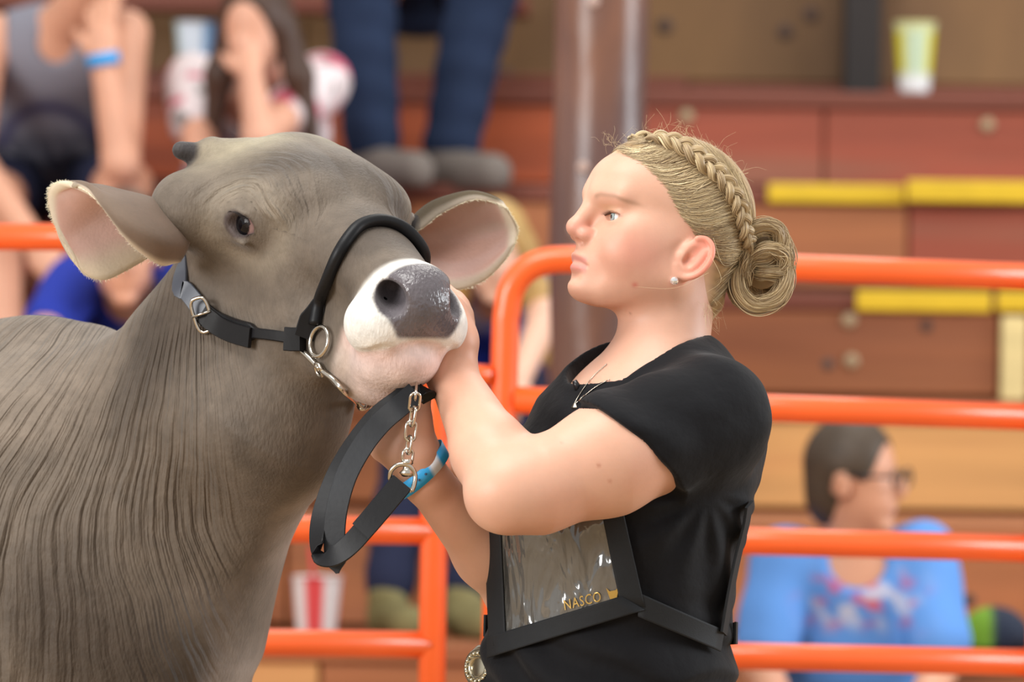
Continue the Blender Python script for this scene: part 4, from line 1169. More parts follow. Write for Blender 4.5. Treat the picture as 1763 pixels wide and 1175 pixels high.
def head_sdf():
    h = SDF(frame=(WO, WM, 1.0), mirror=True)
    h.add(ell((0, -0.02, 0.028), (0.072, 0.094, 0.086)))
    h.add(ell((0, 0.034, 0.042), (0.061, 0.0625, 0.054)), 0.02)
    h.add(ell((0, 0.035, -0.022), (0.062, 0.053, 0.07)), 0.02)
    h.add(ell((0.036, 0.05, -0.034), (0.029, 0.032, 0.034)), 0.022)           # cheek
    h.add(ell((0.052, 0.022, -0.012), (0.017, 0.04, 0.022)), 0.02)            # cheekbone
    h.add(ell((0.043, 0.022, -0.044), (0.025, 0.038, 0.034)), 0.02)
    h.add(rc((0.048, -0.005, -0.058), (0.018, 0.06, -0.08), 0.024, 0.022), 0.022)
    h.add(ell((0, 0.035, -0.072), (0.043, 0.042, 0.026)), 0.018)
    h.add(ell((0, 0.0805, -0.0845), (0.02, 0.0212, 0.0175)), 0.016)           # chin
    h.add(ell((0, 0.077, -0.05), (0.03, 0.022, 0.03)), 0.015)                 # mouth mound
    # sockets and brow
    h.sub(ell((0.0355, 0.1, 0.003), (0.0175, 0.0205, 0.0125)), 0.02)
    h.add(rc((0.012, 0.088, 0.030), (0.044, 0.0705, 0.031), 0.0075, 0.006), 0.02)
    # nose
    h.add(rc((0, 0.0875, 0.022), (0, 0.1045, -0.012), 0.0095, 0.0105), 0.012)
    h.add(sph((0, 0.1062, -0.0148), 0.0112), 0.006)
    h.add(ell((0.0125, 0.0945, -0.0222), (0.0085, 0.0115, 0.0085)), 0.007)
    h.add(rc((0, 0.1, -0.024), (0, 0.094, -0.034), 0.006, 0.006), 0.006)
    h.sub(ell((0.0072, 0.1010, -0.0315), (0.0036, 0.006, 0.0036), rotm(20, 0, 15)), 0.003)
    # lips
    h.add(ell((0.006, 0.0935, -0.0490), (0.014, 0.0088, 0.0048), rotm(16, 10, -18)), 0.005)
    h.add(ell((0, 0.0928, -0.0625), (0.0155, 0.0085, 0.0066)), 0.005)
    h.sub(rc((0, 0.1042, -0.0558), (0.012, 0.1005, -0.0562), 0.0014, 0.0014), 0.003)
    h.sub(rc((0.012, 0.1005, -0.0562), (0.0225, 0.0925, -0.0595), 0.0014, 0.0012), 0.003)
    h.sub(ell((0, 0.106, -0.0735), (0.018, 0.009, 0.0045)), 0.008)
    # eyelids
    h.add(sph((0.0325, 0.0635, 0.005), 0.0142), 0.008)
    h.add(rc((0.0195, 0.0745, 0.0100), (0.044, 0.0685, 0.0115), 0.0032, 0.0028), 0.005)
    h.sub(ell((0.0345, 0.079, 0.0045), (0.0132, 0.0125, 0.0050), rotm(0, -3, -22)), 0.0015)
    # ear: a tilted shell with rim, hollow and lobe
    ER = rotm(30, 0, 22)
    h.add(ell((0.074, -0.0195, -0.031), (0.0075, 0.0195, 0.031), ER), 0.006)
    ec, ea, eb = A(0.0775, -0.022, -0.028), ER @ A(0, 1, 0), ER @ A(0, 0, 1)
    a = np.radians(np.linspace(-40, 215, 44))
    rim = [ec + ER @ A(1, 0, 0) * (0.0015 + 0.003 * max(math.sin(t), -0.2)) - ea * 0.0185 * math.sin(t) + eb * 0.0275 * math.cos(t) for t in a]
    rimf = [rc(p, q, 0.0034, 0.0034) for p, q in zip(rim[:-1], rim[1:])]
    h.add(bs(lambda p: np.minimum.reduce([g(p) for g in rimf]), ec, 0.04), 0.004)
    h.sub(ell(ec + ER @ A(0.0072, 0.0015, 0.002), (0.0072, 0.0115, 0.0185), ER), 0.003)
    h.add(rc(ec + ER @ A(0.0008, -0.0075, 0.016), ec + ER @ A(0.0008, -0.0065, -0.012), 0.003, 0.0028), 0.004)
    h.sub(ell(ec + ER @ A(0.005, 0.004, -0.006), (0.008, 0.0065, 0.008), ER), 0.003)
    h.add(ell(ec + ER @ A(-0.002, 0.0135, -0.008), (0.006, 0.005, 0.0065), ER), 0.004)
    h.add(ell(ec + ER @ A(-0.003, 0.005, -0.029), (0.006, 0.0085, 0.0095), ER), 0.005)
    return h

# ---- body joints (world)
TN = A(0.6, -0.8, 0); TF = A(-0.8, -0.6, 0)
SHN, ELN, WRN = P(1232, 712, -0.17), P(878, 846, -0.28), P(775, 640, -0.135)
SHF, ELF, WRF = P(1005, 752, 0.08), P(905, 1018, -0.01), P(730, 824, -0.13)
TORSO = [((1116, 722), 0.132, 0.09), ((1098, 800), 0.155, 0.130), ((1060, 900), 0.160, 0.144), ((1054, 1000), 0.152, 0.134),
         ((1045, 1090), 0.146, 0.130), ((1046, 1185), 0.160, 0.142), ((1046, 1300), 0.172, 0.150)]
def torso_sdf(g, s=None):
    s = s or SDF()
    for (p, a, b), (q, c, d) in zip(TORSO[:-1], TORSO[1:]):
        s.add(ecap(P(*p, -0.05), P(*q, -0.05), TN, (a + g, b + g), (c + g, d + g)), 0.02)
    return s
def hand_sdf(s):
    # her left hand cups the far side of the muzzle
    a = WRN; pm_ = P(784, 592, -0.135)
    s.add(rc(a, pm_, 0.027, 0.0285), 0.02)
    pc = P(778, 560, -0.125)
    s.add(ell(pc, (0.024, 0.034, 0.042), rotm(20, -10, -20)), 0.018)
    kn = [(800, 560, -0.105), (799, 542, -0.10), (793, 526, -0.095), (784, 515, -0.09)]
    for i, k in enumerate(kn):
        b = P(*k); m = P(k[0] - 22, k[1] - 20, k[2] + 0.028); e = P(k[0] - 60, k[1] - 24, k[2] + 0.035)
        r = 0.0098 - 0.0005 * i
        s.add(rc(pc, b, 0.014, r + 0.001), 0.01); s.add(rc(b, m, r + 0.001, r), 0.004); s.add(rc(m, e, r, r - 0.0015), 0.004)
    t0, t1, t2 = P(772, 596, -0.125), P(752, 580, -0.105), P(738, 556, -0.095)
    s.add(rc(t0, t1, 0.016, 0.012), 0.012); s.add(rc(t1, t2, 0.0118, 0.0095), 0.004)
    # her right hand closes on the folded lead strap, thumb uppermost
    w = WRF
    s.add(rc(w, P(714, 782, -0.14), 0.0255, 0.027), 0.02)
    s.add(rc(P(716, 778, -0.145), P(712, 728, -0.15), 0.026, 0.0215), 0.018)       # ball of the thumb
    s.add(rc(P(712, 728, -0.15), P(719, 690, -0.152), 0.0205, 0.0145), 0.010)
    s.add(rc(P(719, 690, -0.152), P(701, 664, -0.156), 0.0140, 0.0105), 0.004)     # thumb bent at its joint
    s.add(rc(P(708, 790, -0.135), P(664, 768, -0.135), 0.024, 0.021), 0.018)       # heel of the hand
    s.add(rc(P(700, 760, -0.14), P(676, 742, -0.14), 0.022, 0.018), 0.012)
    for i, (k, m, e, r) in enumerate((((690, 712, -0.135), (664, 694, -0.108), (680, 676, -0.085), 0.0105), ((682, 730, -0.132), (650, 714, -0.105), (668, 698, -0.08), 0.0108),
                                      ((672, 748, -0.13), (640, 736, -0.103), (660, 722, -0.08), 0.0104), ((662, 766, -0.13), (638, 758, -0.105), (654, 748, -0.085), 0.0092))):
        s.add(rc(P(*k), P(*m), r + 0.0015, r), 0.005); s.add(rc(P(*m), P(*e), r, r - 0.0015), 0.003)
def body_sdf():
    b = SDF()
    torso_sdf(-0.012, b)
    hd = head_sdf(); hd.bs = (WO, 0.175)
    b.add(hd, 0.02)
    b.add(ecap(ww(0, -0.03, -0.055), P(1135, 640, -0.055), WN, (0.052, 0.057), (0.058, 0.058)), 0.022)
    b.add(ecap(P(1128, 672, -0.055), P(1116, 730, -0.05), TN, (0.065, 0.062), (0.125, 0.082)), 0.03)
    b.add(rc(P(1150, 682, -0.07), P(1228, 712, -0.15), 0.034, 0.042), 0.04)
    b.add(rc(P(1110, 690, -0.03), P(1010, 748, 0.07), 0.03, 0.03), 0.03)
    b.add(rc(P(1070, 706, -0.105), P(1040, 735, -0.09), 0.042, 0.05), 0.03)
    b.add(ecap(SHN, P(1045, 792, -0.235), (0.35, 0, 1), (0.062, 0.058), (0.0655, 0.06)), 0.03)
    b.add(ecap(P(1045, 792, -0.235), P(925, 838, -0.265), (0.35, 0, 1), (0.0655, 0.06), (0.054, 0.05)), 0.02)
    b.add(ecap(P(925, 838, -0.265), ELN, (0.35, 0, 1), (0.054, 0.05), (0.046, 0.044)), 0.02)
    b.add(ell(P(858, 858, -0.285), (0.036, 0.034, 0.034)), 0.02)               # elbow
    fm = ELN + (WRN - ELN) * 0.32
    b.add(ecap(ELN, fm, (1, 0, 0.4), (0.046, 0.044), (0.0445, 0.042)), 0.022)
    b.add(ecap(fm, WRN, (1, 0, 0.4), (0.0445, 0.042), (0.0275, 0.0255)), 0.02)
    b.add(ecap(SHF, ELF, (1, 0, 0), (0.055, 0.055), (0.045, 0.045)), 0.03)
    fm = ELF + (WRF - ELF) * 0.35
    b.add(ecap(ELF, fm, (1, 0, 0.8), (0.044, 0.042), (0.043, 0.04)), 0.02)
    b.add(ecap(fm, WRF, (1, 0, 0.8), (0.043, 0.04), (0.0265, 0.0245)), 0.02)
    hand_sdf(b)
    b.cut(half(P(1046, 1250, 0), (0, 0, -1)))
    return b
BODY = body_sdf()
def woman_colour(v, n):
    q = wloc(v); l = np.abs(q[:, 0]); f = q[:, 1]; u = q[:, 2]
    skin = lin((214, 166, 142)); red = lin((206, 122, 112))
    c = np.tile(skin, (len(v), 1))
    c = mixc(c, lin((208, 152, 128)), 0.5 * smooth(noise3(v, 16, 4), 0.0, 0.8))
    onh = smooth(u, -0.125, -0.11) * smooth(f, -0.08, -0.04)
    c = mixc(c, red, onh * 0.36 * np.exp(-(((f - 0.045) / 0.035) ** 2 + ((u + 0.035) / 0.028) ** 2)) * smooth(l, 0.02, 0.04))
    c = mixc(c, red, onh * 0.35 * np.exp(-(((f - 0.105) / 0.02) ** 2 + ((u + 0.016) / 0.013) ** 2)))
    ear = smooth(l, 0.068, 0.073) * smooth(f, -0.06, -0.05) * (1 - smooth(f, 0.0, 0.008)) * smooth(u, -0.075, -0.065) * (1 - smooth(u, 0.01, 0.02))
    c = mixc(c, lin((226, 128, 108)), ear * 0.75 * smooth(-f, 0.005, 0.03)); c = mixc(c, lin((226, 160, 140)), ear * 0.3)
    lipu = np.exp(-((u + 0.051 + 0.12 * l) / 0.0045) ** 2); lipl = np.exp(-((u + 0.0622 + 0.0 * l) / 0.006) ** 2)
    lip = np.maximum(lipu, lipl) * smooth(f, 0.086, 0.092) * (1 - smooth(l, 0.02, 0.024))
    c = mixc(c, lin((204, 128, 122)), np.clip(lip, 0, 1) * 0.75)
    # brow, lid crease and lash line
    bl = np.interp(l, [0.016, 0.028, 0.046, 0.066], [0.0245, 0.0290, 0.0290, 0.0200])
    br = np.exp(-((u - bl) / 0.0032) ** 2) * smooth(l, 0.016, 0.023) * (1 - smooth(l, 0.053, 0.064)) * (f > 0.03)
    c = mixc(c, lin((146, 110, 84)), br * 0.62)
    el = np.sqrt(((l - 0.0335) / 0.0150) ** 2 + ((u - 0.0048) / 0.0062) ** 2)
    c = mixc(c, lin((120, 84, 70)), np.exp(-((el - 1.0) / 0.14) ** 2) * (f > 0.05) * np.where(u > 0.005, 0.6, 0.0))
    c = mixc(c, lin((190, 158, 112)), np.exp(-(((l - 0.033) / 0.014) ** 2 + ((u - 0.0145) / 0.005) ** 2)) * (f > 0.05) * 0.35)
    # a few marks on the skin
    for px, py, y, r, a in ((1031, 802, -0.3, 0.0022, 0.7), (1050, 829, -0.3, 0.0022, 0.4), (1177, 829, -0.26, 0.0018, 0.5), (967, 763, -0.3, 0.0016, 0.3)):
        d = nrm((v - P(px, py, y))[:, [0, 2]])
        c = mixc(c, lin((168, 96, 72)), a * np.exp(-(d / r) ** 2) * (v[:, 1] < -0.2))
    m1 = nrm(q - wloc(trace(BODY, [1093], [491])[0])); c = mixc(c, lin((196, 84, 76)), 0.6 * np.exp(-(m1 / 0.0035) ** 2))
    m1 = nrm(q - wloc(trace(BODY, [1085], [540])[0])); c = mixc(c, lin((120, 70, 60)), 0.5 * np.exp(-(m1 / 0.0018) ** 2))
    return c

def shirt_sdf():
    s = torso_sdf(0.004)
    s.add(ecap(P(1040, 845, -0.11), P(1010, 880, -0.10), TN, (0.07, 0.05), (0.07, 0.06)), 0.06)         # bust
    s.add(ecap(P(1128, 690, -0.055), P(1112, 745, -0.05), TN, (0.085, 0.07), (0.135, 0.092)), 0.05)
    s.add(rc(P(1165, 688, -0.075), P(1222, 714, -0.15), 0.05, 0.058), 0.05)
    s.add(rc(P(1110, 690, -0.03), P(1012, 745, 0.07), 0.044, 0.04), 0.05)
    s.add(rc(P(1190, 668, -0.03), P(1232, 760, -0.02), 0.05, 0.058), 0.05)                              # upper back
    sl = SDF()
    sl.add(ecap(P(1226, 722, -0.165), P(1030, 794, -0.235), (0.3, 0, 1), (0.078, 0.068), (0.078, 0.072)))
    a, b = P(1040, 703, -0.3), P(1199, 834, -0.3)
    d = b - a
    nrml = unit(A(d[2], -0.03, -d[0])); nrml = nrml if nrml[2] < 0 else -nrml
    sl.cut(half(a, nrml), 0.003)
    slf = SDF().add(ecap(P(1000, 748, 0.075), P(960, 870, 0.05), (1, 0, 0), (0.055, 0.06), (0.058, 0.062)))
    s.add(sl, 0.018); s.add(slf, 0.03)
    # folds: gathers at the armpit and creases at the waist
    o1 = P(1215, 850, -0.15)
    def folds(p):
        q = p - o1; an = np.arctan2(q[:, 2], q[:, 0]); r = np.sqrt(q[:, 0] ** 2 + q[:, 2] ** 2)
        m = np.exp(-(r / 0.17) ** 2) * smooth(-q[:, 2], -0.03, 0.02) * smooth(r, 0.01, 0.07)
        w = 0.0036 * np.sin(an * 11 + noise3(p, 9, 2) * 1.8) * m
        lowm = smooth(-p[:, 2], -1.13, -1.03)
        w += 0.0045 * lowm * np.sin(p @ A(40, -30, 120) + noise3(p, 12, 5) * 2.5)
        ch = np.exp(-(((p[:, 0] - 0.12) / 0.07) ** 2 + ((p[:, 2] - 1.31) / 0.05) ** 2)) * smooth(-p[:, 1], -0.1, 0.1)
        w += 0.0045 * ch * np.sin(p @ A(70, 0, 95) + noise3(p, 14, 1))
        return w + 0.0012 * noise3(p, 30, 8)
    s.warp(folds)
    # neckline
    nk = unit(A(-0.33, -0.16, 0.93)); kc = P(1108, 660, -0.055)
    na = unit(A(-0.8, -0.6, 0) - nk * (A(-0.8, -0.6, 0) @ nk)); nb = np.cross(nk, na)
    def neckhole(p):
        q = p - kc; x = q @ na; y = q @ nb; z = q @ nk
        k0 = np.sqrt((x / 0.088) ** 2 + (y / 0.084) ** 2)
        return np.maximum((k0 - 1) * 0.084, -(z + 0.004 * np.cos(3 * np.arctan2(y, x))))
    s.sub(neckhole, 0.007)
    s.cut(half(P(1046, 1240, 0), (0, 0, -1)), 0.003)
    return s
SHIRT = shirt_sdf()

def build_woman():
    root = empty('person', (float(P(1046, 900, -0.05)[0]), -0.05, 0), 'young woman with braided blonde hair and black t-shirt holding the cow by the muzzle', 'person')
    sk = pm('fair_skin', attr='Col', rough=0.46, spec=0.4, sss=0.16, var=(60, 0.03), bump=(420, 0.08, 0.0012))
    zc = float(P(1100, 600, 0)[2])
    xm = float(P(900, 0, 0)[0])
    zc = float(P(1100, 692, 0)[2])
    v1, q1, n1 = surface(BODY, (0.05, -0.24, zc), (0.36, 0.16, 1.70), 0.0020, keep=lambda p: (SHIRT(p) > -0.012))
    v2, q2, n2 = surface(BODY, (-0.22, -0.38, 0.93), (0.36, 0.20, 1.52), 0.0026,
                         keep=lambda p: (SHIRT(p) > -0.012) & ~((p[:, 0] > 0.05) & (p[:, 2] > zc - 0.006)))
    v3, q3, n3 = surface(lambda p: BODY(p) + 0.006, (-0.14, -0.34, 0.90), (0.36, 0.22, zc - 0.01), 0.010)
    v = np.concatenate([v1, v2, v3]); n = np.concatenate([n1, n2, n3]); q = np.concatenate([q1, q2 + len(v1), q3 + len(v1) + len(v2)])
    put(mesh_np('body', v, q, sk, n, woman_colour(v, n)), root)
    # eyes
    for s in (1, -1):
        c = ww(s * 0.0325, 0.0638, 0.005)
        vv, qq, nn = surface(SDF().add(sph(c, 0.0124)), c - 0.02, c + 0.02, 0.0008)
        gz = unit(WM @ A(s * 0.05, 0.98, -0.05))
        a = np.degrees(np.arccos(np.clip(((vv - c) / 0.0124) @ gz, -1, 1)))
        col = np.tile(lin((226, 216, 210)), (len(vv), 1))
        col = mixc(col, lin((150, 164, 164)), 1 - smooth(a, 28, 31)); col = mixc(col, lin((84, 96, 100)), np.exp(-((a - 29) / 3) ** 2)); col = mixc(col, lin((12, 12, 14)), 1 - smooth(a, 10, 13))
        eo = put(mesh_np('eye', vv, qq, pm('wet_eye', attr='Col', rough=0.08, coat=0.6), nn, col), root)
        ve, fe = [], []
        for k in range(26):
            t = k / 25; ll = 0.0215 + 0.0245 * t
            p0 = A(s * ll, 0.0765 - 0.009 * t ** 1.5 - 0.001, 0.0088 + 0.001 * math.sin(3.1 * t) - 0.003 * (1 - t) ** 4 - 0.002 * t ** 3)
            d = A(s * (0.25 * t + 0.05), 0.9, 0.05 + 0.15 * t)
            g, fc = tube_geo(np.array([ww(*p0), ww(*(p0 + unit(d) * 0.0045 + A(0, 0, -0.0008))), ww(*(p0 + unit(d) * 0.007 + A(0, 0, 0.0008)))]), [0.0005, 0.0004, 0.0001], 4)
            fe += [tuple(i + len(ve) for i in x) for x in fc]; ve += list(g)
        lo = mesh_py('eyelashes', ve, fe, pm('brown_lash', rgb(96, 66, 52), 0.6)); lo['kind'] = 'stuff'; lo.parent = eo
    # shirt, jeans, boots
    blk = pm('black_jersey', rgb(14, 14, 18), 0.78, var=(30, 0.12), spec=0.2, sheen=0.06, bump=(26, 0.5, 0.006))
    v, q, n = surface(SHIRT, (-0.12, -0.38, 0.92), (0.40, 0.26, 1.52), 0.0042, newton=2)
    put(mesh_np('t_shirt', v, q, blk, n), root)
    j = SDF()
    hp = P(1046, 1250, -0.05)
    j.add(ecap(hp + A(0, 0, 0.05), hp - A(0, 0, 0.12), TN, (0.147, 0.128), (0.172, 0.150)))
    for sx in (-1, 1):
        a = hp + TN * 0.09 * sx - A(0, 0, 0.14); k = a + TF * 0.02 - A(0, 0, a[2] - 0.5); e = k - TF * 0.03 - A(0, 0, 0.42)
        j.add(rc(a, k, 0.092, 0.066), 0.04); j.add(rc(k, e, 0.066, 0.052), 0.03)
    put(sdf_obj('jeans', j, hp - A(0.35, 0.35, 1.0), hp + A(0.35, 0.35, 0.2), 0.012, pm('blue_denim', rgb(54, 70, 104), 0.85, var=(60, 0.15))), root)
    for sx in (-1, 1):
        k = hp + TN * 0.09 * sx; k[2] = 0.05
        b = SDF().add(rc(k - TF * 0.04, k + TF * 0.15, 0.048, 0.042)).add(rc(k, k + A(0, 0, 0.18), 0.05, 0.056), 0.02).cut(half((0, 0, 0.004), (0, 0, -1)))
        put(sdf_obj('boot', b, k - 0.3, k + 0.3, 0.008, pm('brown_boot', rgb(92, 60, 42), 0.5)), root)
    return root
WOMAN = build_woman()
print('woman', round(time.time() - T0, 1))
# ================================================================== her hair: cap, swept strands, braid and bun
def build_hair():
    BU = np.array([-0.14, -0.112, -0.095, -0.06, -0.02, 0.0, 0.012, 0.035, 0.056, 0.068, 0.076, 0.085, 0.1])
    BF = np.array([-0.066, -0.064, -0.058, -0.050, -0.044, -0.020, -0.006, 0.016, 0.036, 0.055, 0.078, 0.13, 0.2])
    skull = SDF(frame=(WO, WM, 1.0), mirror=True)
    skull.add(ell((0, -0.02, 0.028), (0.0725, 0.0945, 0.0865))); skull.add(ell((0, 0.034, 0.042), (0.061, 0.0625, 0.054)), 0.02)
    skull.add(ell((0, 0.035, -0.022), (0.062, 0.053, 0.07)), 0.02)
    skull.add(ecap((0, -0.035, -0.04), (0, -0.04, -0.13), (1, 0, 0), (0.052, 0.056), (0.052, 0.056)), 0.022)
    SL = np.gradient(BF, BU)
    def bnorm(q): return (np.interp(q[:, 2], BU, BF) - q[:, 1]) / np.sqrt(1 + np.interp(q[:, 2], BU, SL) ** 2)
    def thick(p):
        q = wloc(p); b = bnorm(q)
        return -0.0025 + 0.0105 * smooth(b, -0.004, 0.04) - 0.012 * smooth(-q[:, 2], 0.07, 0.1)
    cap = lambda p: skull(p) - thick(p)
    v, q, n = surface(cap, WO - 0.2, WO + 0.2, 0.0024, keep=lambda p: bnorm(wloc(p)) > -0.012)
    gold = lin((198, 172, 126)); deep = lin((122, 96, 68)); bright = lin((242, 222, 180))
    st = noise3(wloc(v) * A(1.0, 0.35, 1.0), 210, 4); c = np.tile(lin((164, 132, 90)), (len(v), 1))
    c = mixc(c, deep, 0.5 * smooth(st, 0.1, 0.9)); c = mixc(c, gold, 0.6 * smooth(-st, 0.1, 0.9))
    bb = bnorm(wloc(v))
    c = mixc(c, lin((226, 184, 152)), (1 - smooth(bb, 0.004, 0.02)) * 0.85)
    hm = pm('blonde_hair_fibre', attr='Col', rough=0.42, spec=0.4, sheen=0.15)
    root = put(mesh_np('hair', v, q, hm, n, c), WOMAN)
    rng = np.random.default_rng(5)
    def emit(curves, rads, cols, name, sides=3):
        vv, qq, cc = [], [], []; off = 0
        for cu, ra, co in zip(curves, rads, cols):
            g, f = tube_geo(cu, ra, sides, cap=False)
            vv.append(g); qq.append(np.array(f) + off); off += len(g)
            cc.append(np.repeat(co[None] if co.ndim == 1 else co, len(g) if co.ndim == 1 else sides, 0))
        o = mesh_np(name, np.concatenate(vv), np.concatenate(qq), hm, None, np.concatenate(cc))
        return o
    def tone(b=0.0):
        t = np.clip(rng.normal(0.5 + b, 0.28), 0, 1)
        return deep * (1 - t) * 1.0 + (gold * 0.55 + bright * 0.45) * t if t < 0.75 else gold * (1 - (t - 0.75) * 4) + bright * (t - 0.75) * 4
    # --- swept strands laid on the cap
    braid_px = spline([(1092, 250), (1126, 243), (1158, 249), (1190, 266), (1220, 290), (1246, 316), (1265, 348), (1277, 388), (1286, 424), (1290, 446)], 60)
    def bp(t): return braid_px[int(np.clip(t, 0, 1) * 59)]
    paths = []
    hl = spline([(1066, 252), (1082, 266), (1102, 286), (1122, 310), (1138, 338), (1148, 362)], 40)
    for k in range(900):                                     # temple and side hair gathered up into the braid
        s = rng.uniform(0, 1); a = hl[int(s * 39)] + rng.normal(size=2) * A(3, 2) + A(rng.uniform(-9, 10), rng.uniform(-3, 6)); e = bp(0.10 + 0.62 * s + rng.normal() * 0.05) + A(-2, 6)
        m = a * 0.5 + e * 0.5 + A(-3, 8 + 10 * s)
        paths.append((a, m, e))
    hl2 = spline([(1146, 360), (1158, 384), (1176, 398), (1200, 400)], 30)
    for k in range(560):                                     # above the ear, back into the knot
        s = rng.uniform(0, 1); a = hl2[int(s * 29)] + rng.normal(size=2) * 3.5 + A(rng.uniform(-8, 4), 0); e = A(1288, 432) + rng.normal(size=2) * A(4, 12)
        e = bp(0.72 + 0.28 * s + 0.04 * rng.normal()) + A(-3, 6); m = a * 0.45 + e * 0.55 + A(0, 14 + 14 * s) * rng.uniform(0.6, 1.1)
        paths.append((a, m, e))
    hl3 = spline([(1236, 420), (1240, 455), (1234, 490), (1222, 520), (1214, 540)], 30)
    for k in range(480):                                     # from behind the ear and the nape
        s = rng.uniform(0, 1); a = hl3[int(s * 29)] + rng.normal(size=2) * 3; e = A(1288, 448) + rng.normal(size=2) * A(3, 10)
        m = a * 0.5 + e * 0.5 + A(4, 6) * rng.uniform(0, 1.3); paths.append((a, m, e))
    top = spline([(1070, 240), (1110, 228), (1150, 224), (1190, 230), (1225, 245), (1256, 272), (1280, 308)], 50)
    for k in range(760):                                     # crown hair above the braid
        s = rng.uniform(0, 1) ** 0.8; a = top[int(s * 49)] + A(0, rng.uniform(2, 16)); tt = min(1, 0.16 + 0.86 * s + rng.uniform(0, 0.22))
        e = bp(tt) + A(6, -5); m = a * 0.5 + e * 0.5 + A(7, -7) * (0.4 + s) ; paths.append((a, m, e))
    for k in range(420):
        s = rng.uniform(0.45, 1); a = top[int(s * 49)] + A(rng.uniform(0, 8), rng.uniform(0, 14)); e = A(1296, 428) + rng.normal(size=2) * A(3, 6)
        paths.append((a, a * 0.5 + e * 0.5 + A(14 - 6 * s, -8) * rng.uniform(0.3, 1), e))
    N = 12
    px = np.concatenate([spline(np.array(p), N) for p in paths])
    hit, best = trace(cap, px[:, 0], px[:, 1], -0.2, 0.15, 50)
    nn = normal_of(cap, hit)
    hit = hit.reshape(-1, N, 3); nn = nn.reshape(-1, N, 3); ok = best.reshape(-1, N).max(1) < 0.004
    cur, rad, col = [], [], []
    prof = np.clip(np.minimum(np.linspace(0.12, 2.0, N), np.linspace(2.2, 0.5, N)), 0, 1)
    for i in np.nonzero(ok)[0]:
        lift = rng.uniform(0.0, 0.0024); w = rng.uniform(0.00022, 0.0005)
        base = hit[i] + nn[i] * (lift * np.sin(np.linspace(0.2, 2.9, N)) + 0.0003)[:, None]
        t = tone(0.08); cur.append(base); rad.append(w * prof); col.append(t)
        if i % 3: continue
        q = wloc(base); q[:, 0] = -q[:, 0]; w *= 1.8; cur.append(WO + q @ WM.T); rad.append(w * prof); col.append(t)
    o = emit(cur, rad, col, 'hair_strands'); o['kind'] = 'stuff'; o.parent = root
    # --- bundles of fibres
    def bundle(path, rr, nf=16, flat=0.75, up=None, twist=1.5, fr=0.0013, b=0.0, closed=False, mess=0.00025):
        path = np.asarray(path); n = len(path); rr = np.broadcast_to(rr, (n,))
        t, Nn, Bn = frames(path, up, closed)
        out = []
        s = np.linspace(0, 1, n)
        for k in range(nf):
            a = 2 * math.pi * k / nf + twist * s * 2 * math.pi / 3 + rng.normal() * 0.1; r = rr * rng.uniform(0.82, 1.03)
            wob = sum(np.sin(s * 6.28 * rng.uniform(0.5, 2.5) + rng.uniform(0, 6.28))[:, None] * rng.normal(size=3) for _ in range(2)) * mess
            cu = path + Nn * (np.cos(a) * r * flat)[:, None] + Bn * (np.sin(a) * r)[:, None] + wob * np.sin(s * math.pi)[:, None]
            out.append((cu, np.full(n, fr) * rng.uniform(0.7, 1.25), tone(b)))
        core = (path, rr * 0.86, deep * 0.5 + gold * 0.5)
        return out, core
    def write(bundles, name):
        cur, rad, col = [], [], []
        vv, qq, cc = [], [], []
        for fibres, core in bundles:
            for a, r, c in fibres: cur.append(a); rad.append(r); col.append(c)
            cur.append(core[0]); rad.append(core[1]); col.append(core[2])
        o = emit(cur, rad, col, name, 6); o.parent = root; return o
    # --- the braid, three strands woven along the head (and its twin on the far side)
    bx = braid_px[4:]
    hb, _ = trace(cap, bx[:, 0], bx[:, 1], -0.2, 0.15, 60); nb = normal_of(cap, hb, 0.008)
    n2 = 150
    hb = spline(hb[::4], n2); nb = spline(nb[::4], n2)
    Lb = np.concatenate([[0], np.cumsum(np.linalg.norm(np.diff(hb, axis=0), axis=1))])
    tg, Nb, Sb = frames(hb, nb)
    sets = []
    for side in (1, -1):
        for k in range(3):
            th = Lb / 0.05 * 2 * math.pi + k * 2 * math.pi / 3
            wdt = 0.0088 * np.interp(Lb / Lb[-1], [0, 0.12, 0.6, 1], [0.55, 1.1, 0.95, 0.7])
            pth = hb + Sb * (wdt * np.sin(th))[:, None] + Nb * (0.0045 + 0.0036 * np.sin(2 * th))[:, None]
            if side < 0:
                q = wloc(pth); q[:, 0] *= -1; pth = WO + q @ WM.T
            rr = 0.0062 * np.interp(Lb / Lb[-1], [0, 0.1, 0.6, 1], [0.5, 1.05, 0.95, 0.7])
            sets.append(bundle(pth, rr, 30, 0.7, None, 1.2, 0.00055, 0.0))
    write(sets, 'braid')
    # --- the bun: looped locks round a dark middle
    bc = P(1308, 458, 0.0); depth = wloc(hit.reshape(-1, 3)[-1])
    yb = float(hb[-1][1]) + 0.004
    def L(p): return np.array([P(a, b, yb + c) for a, b, c in p])
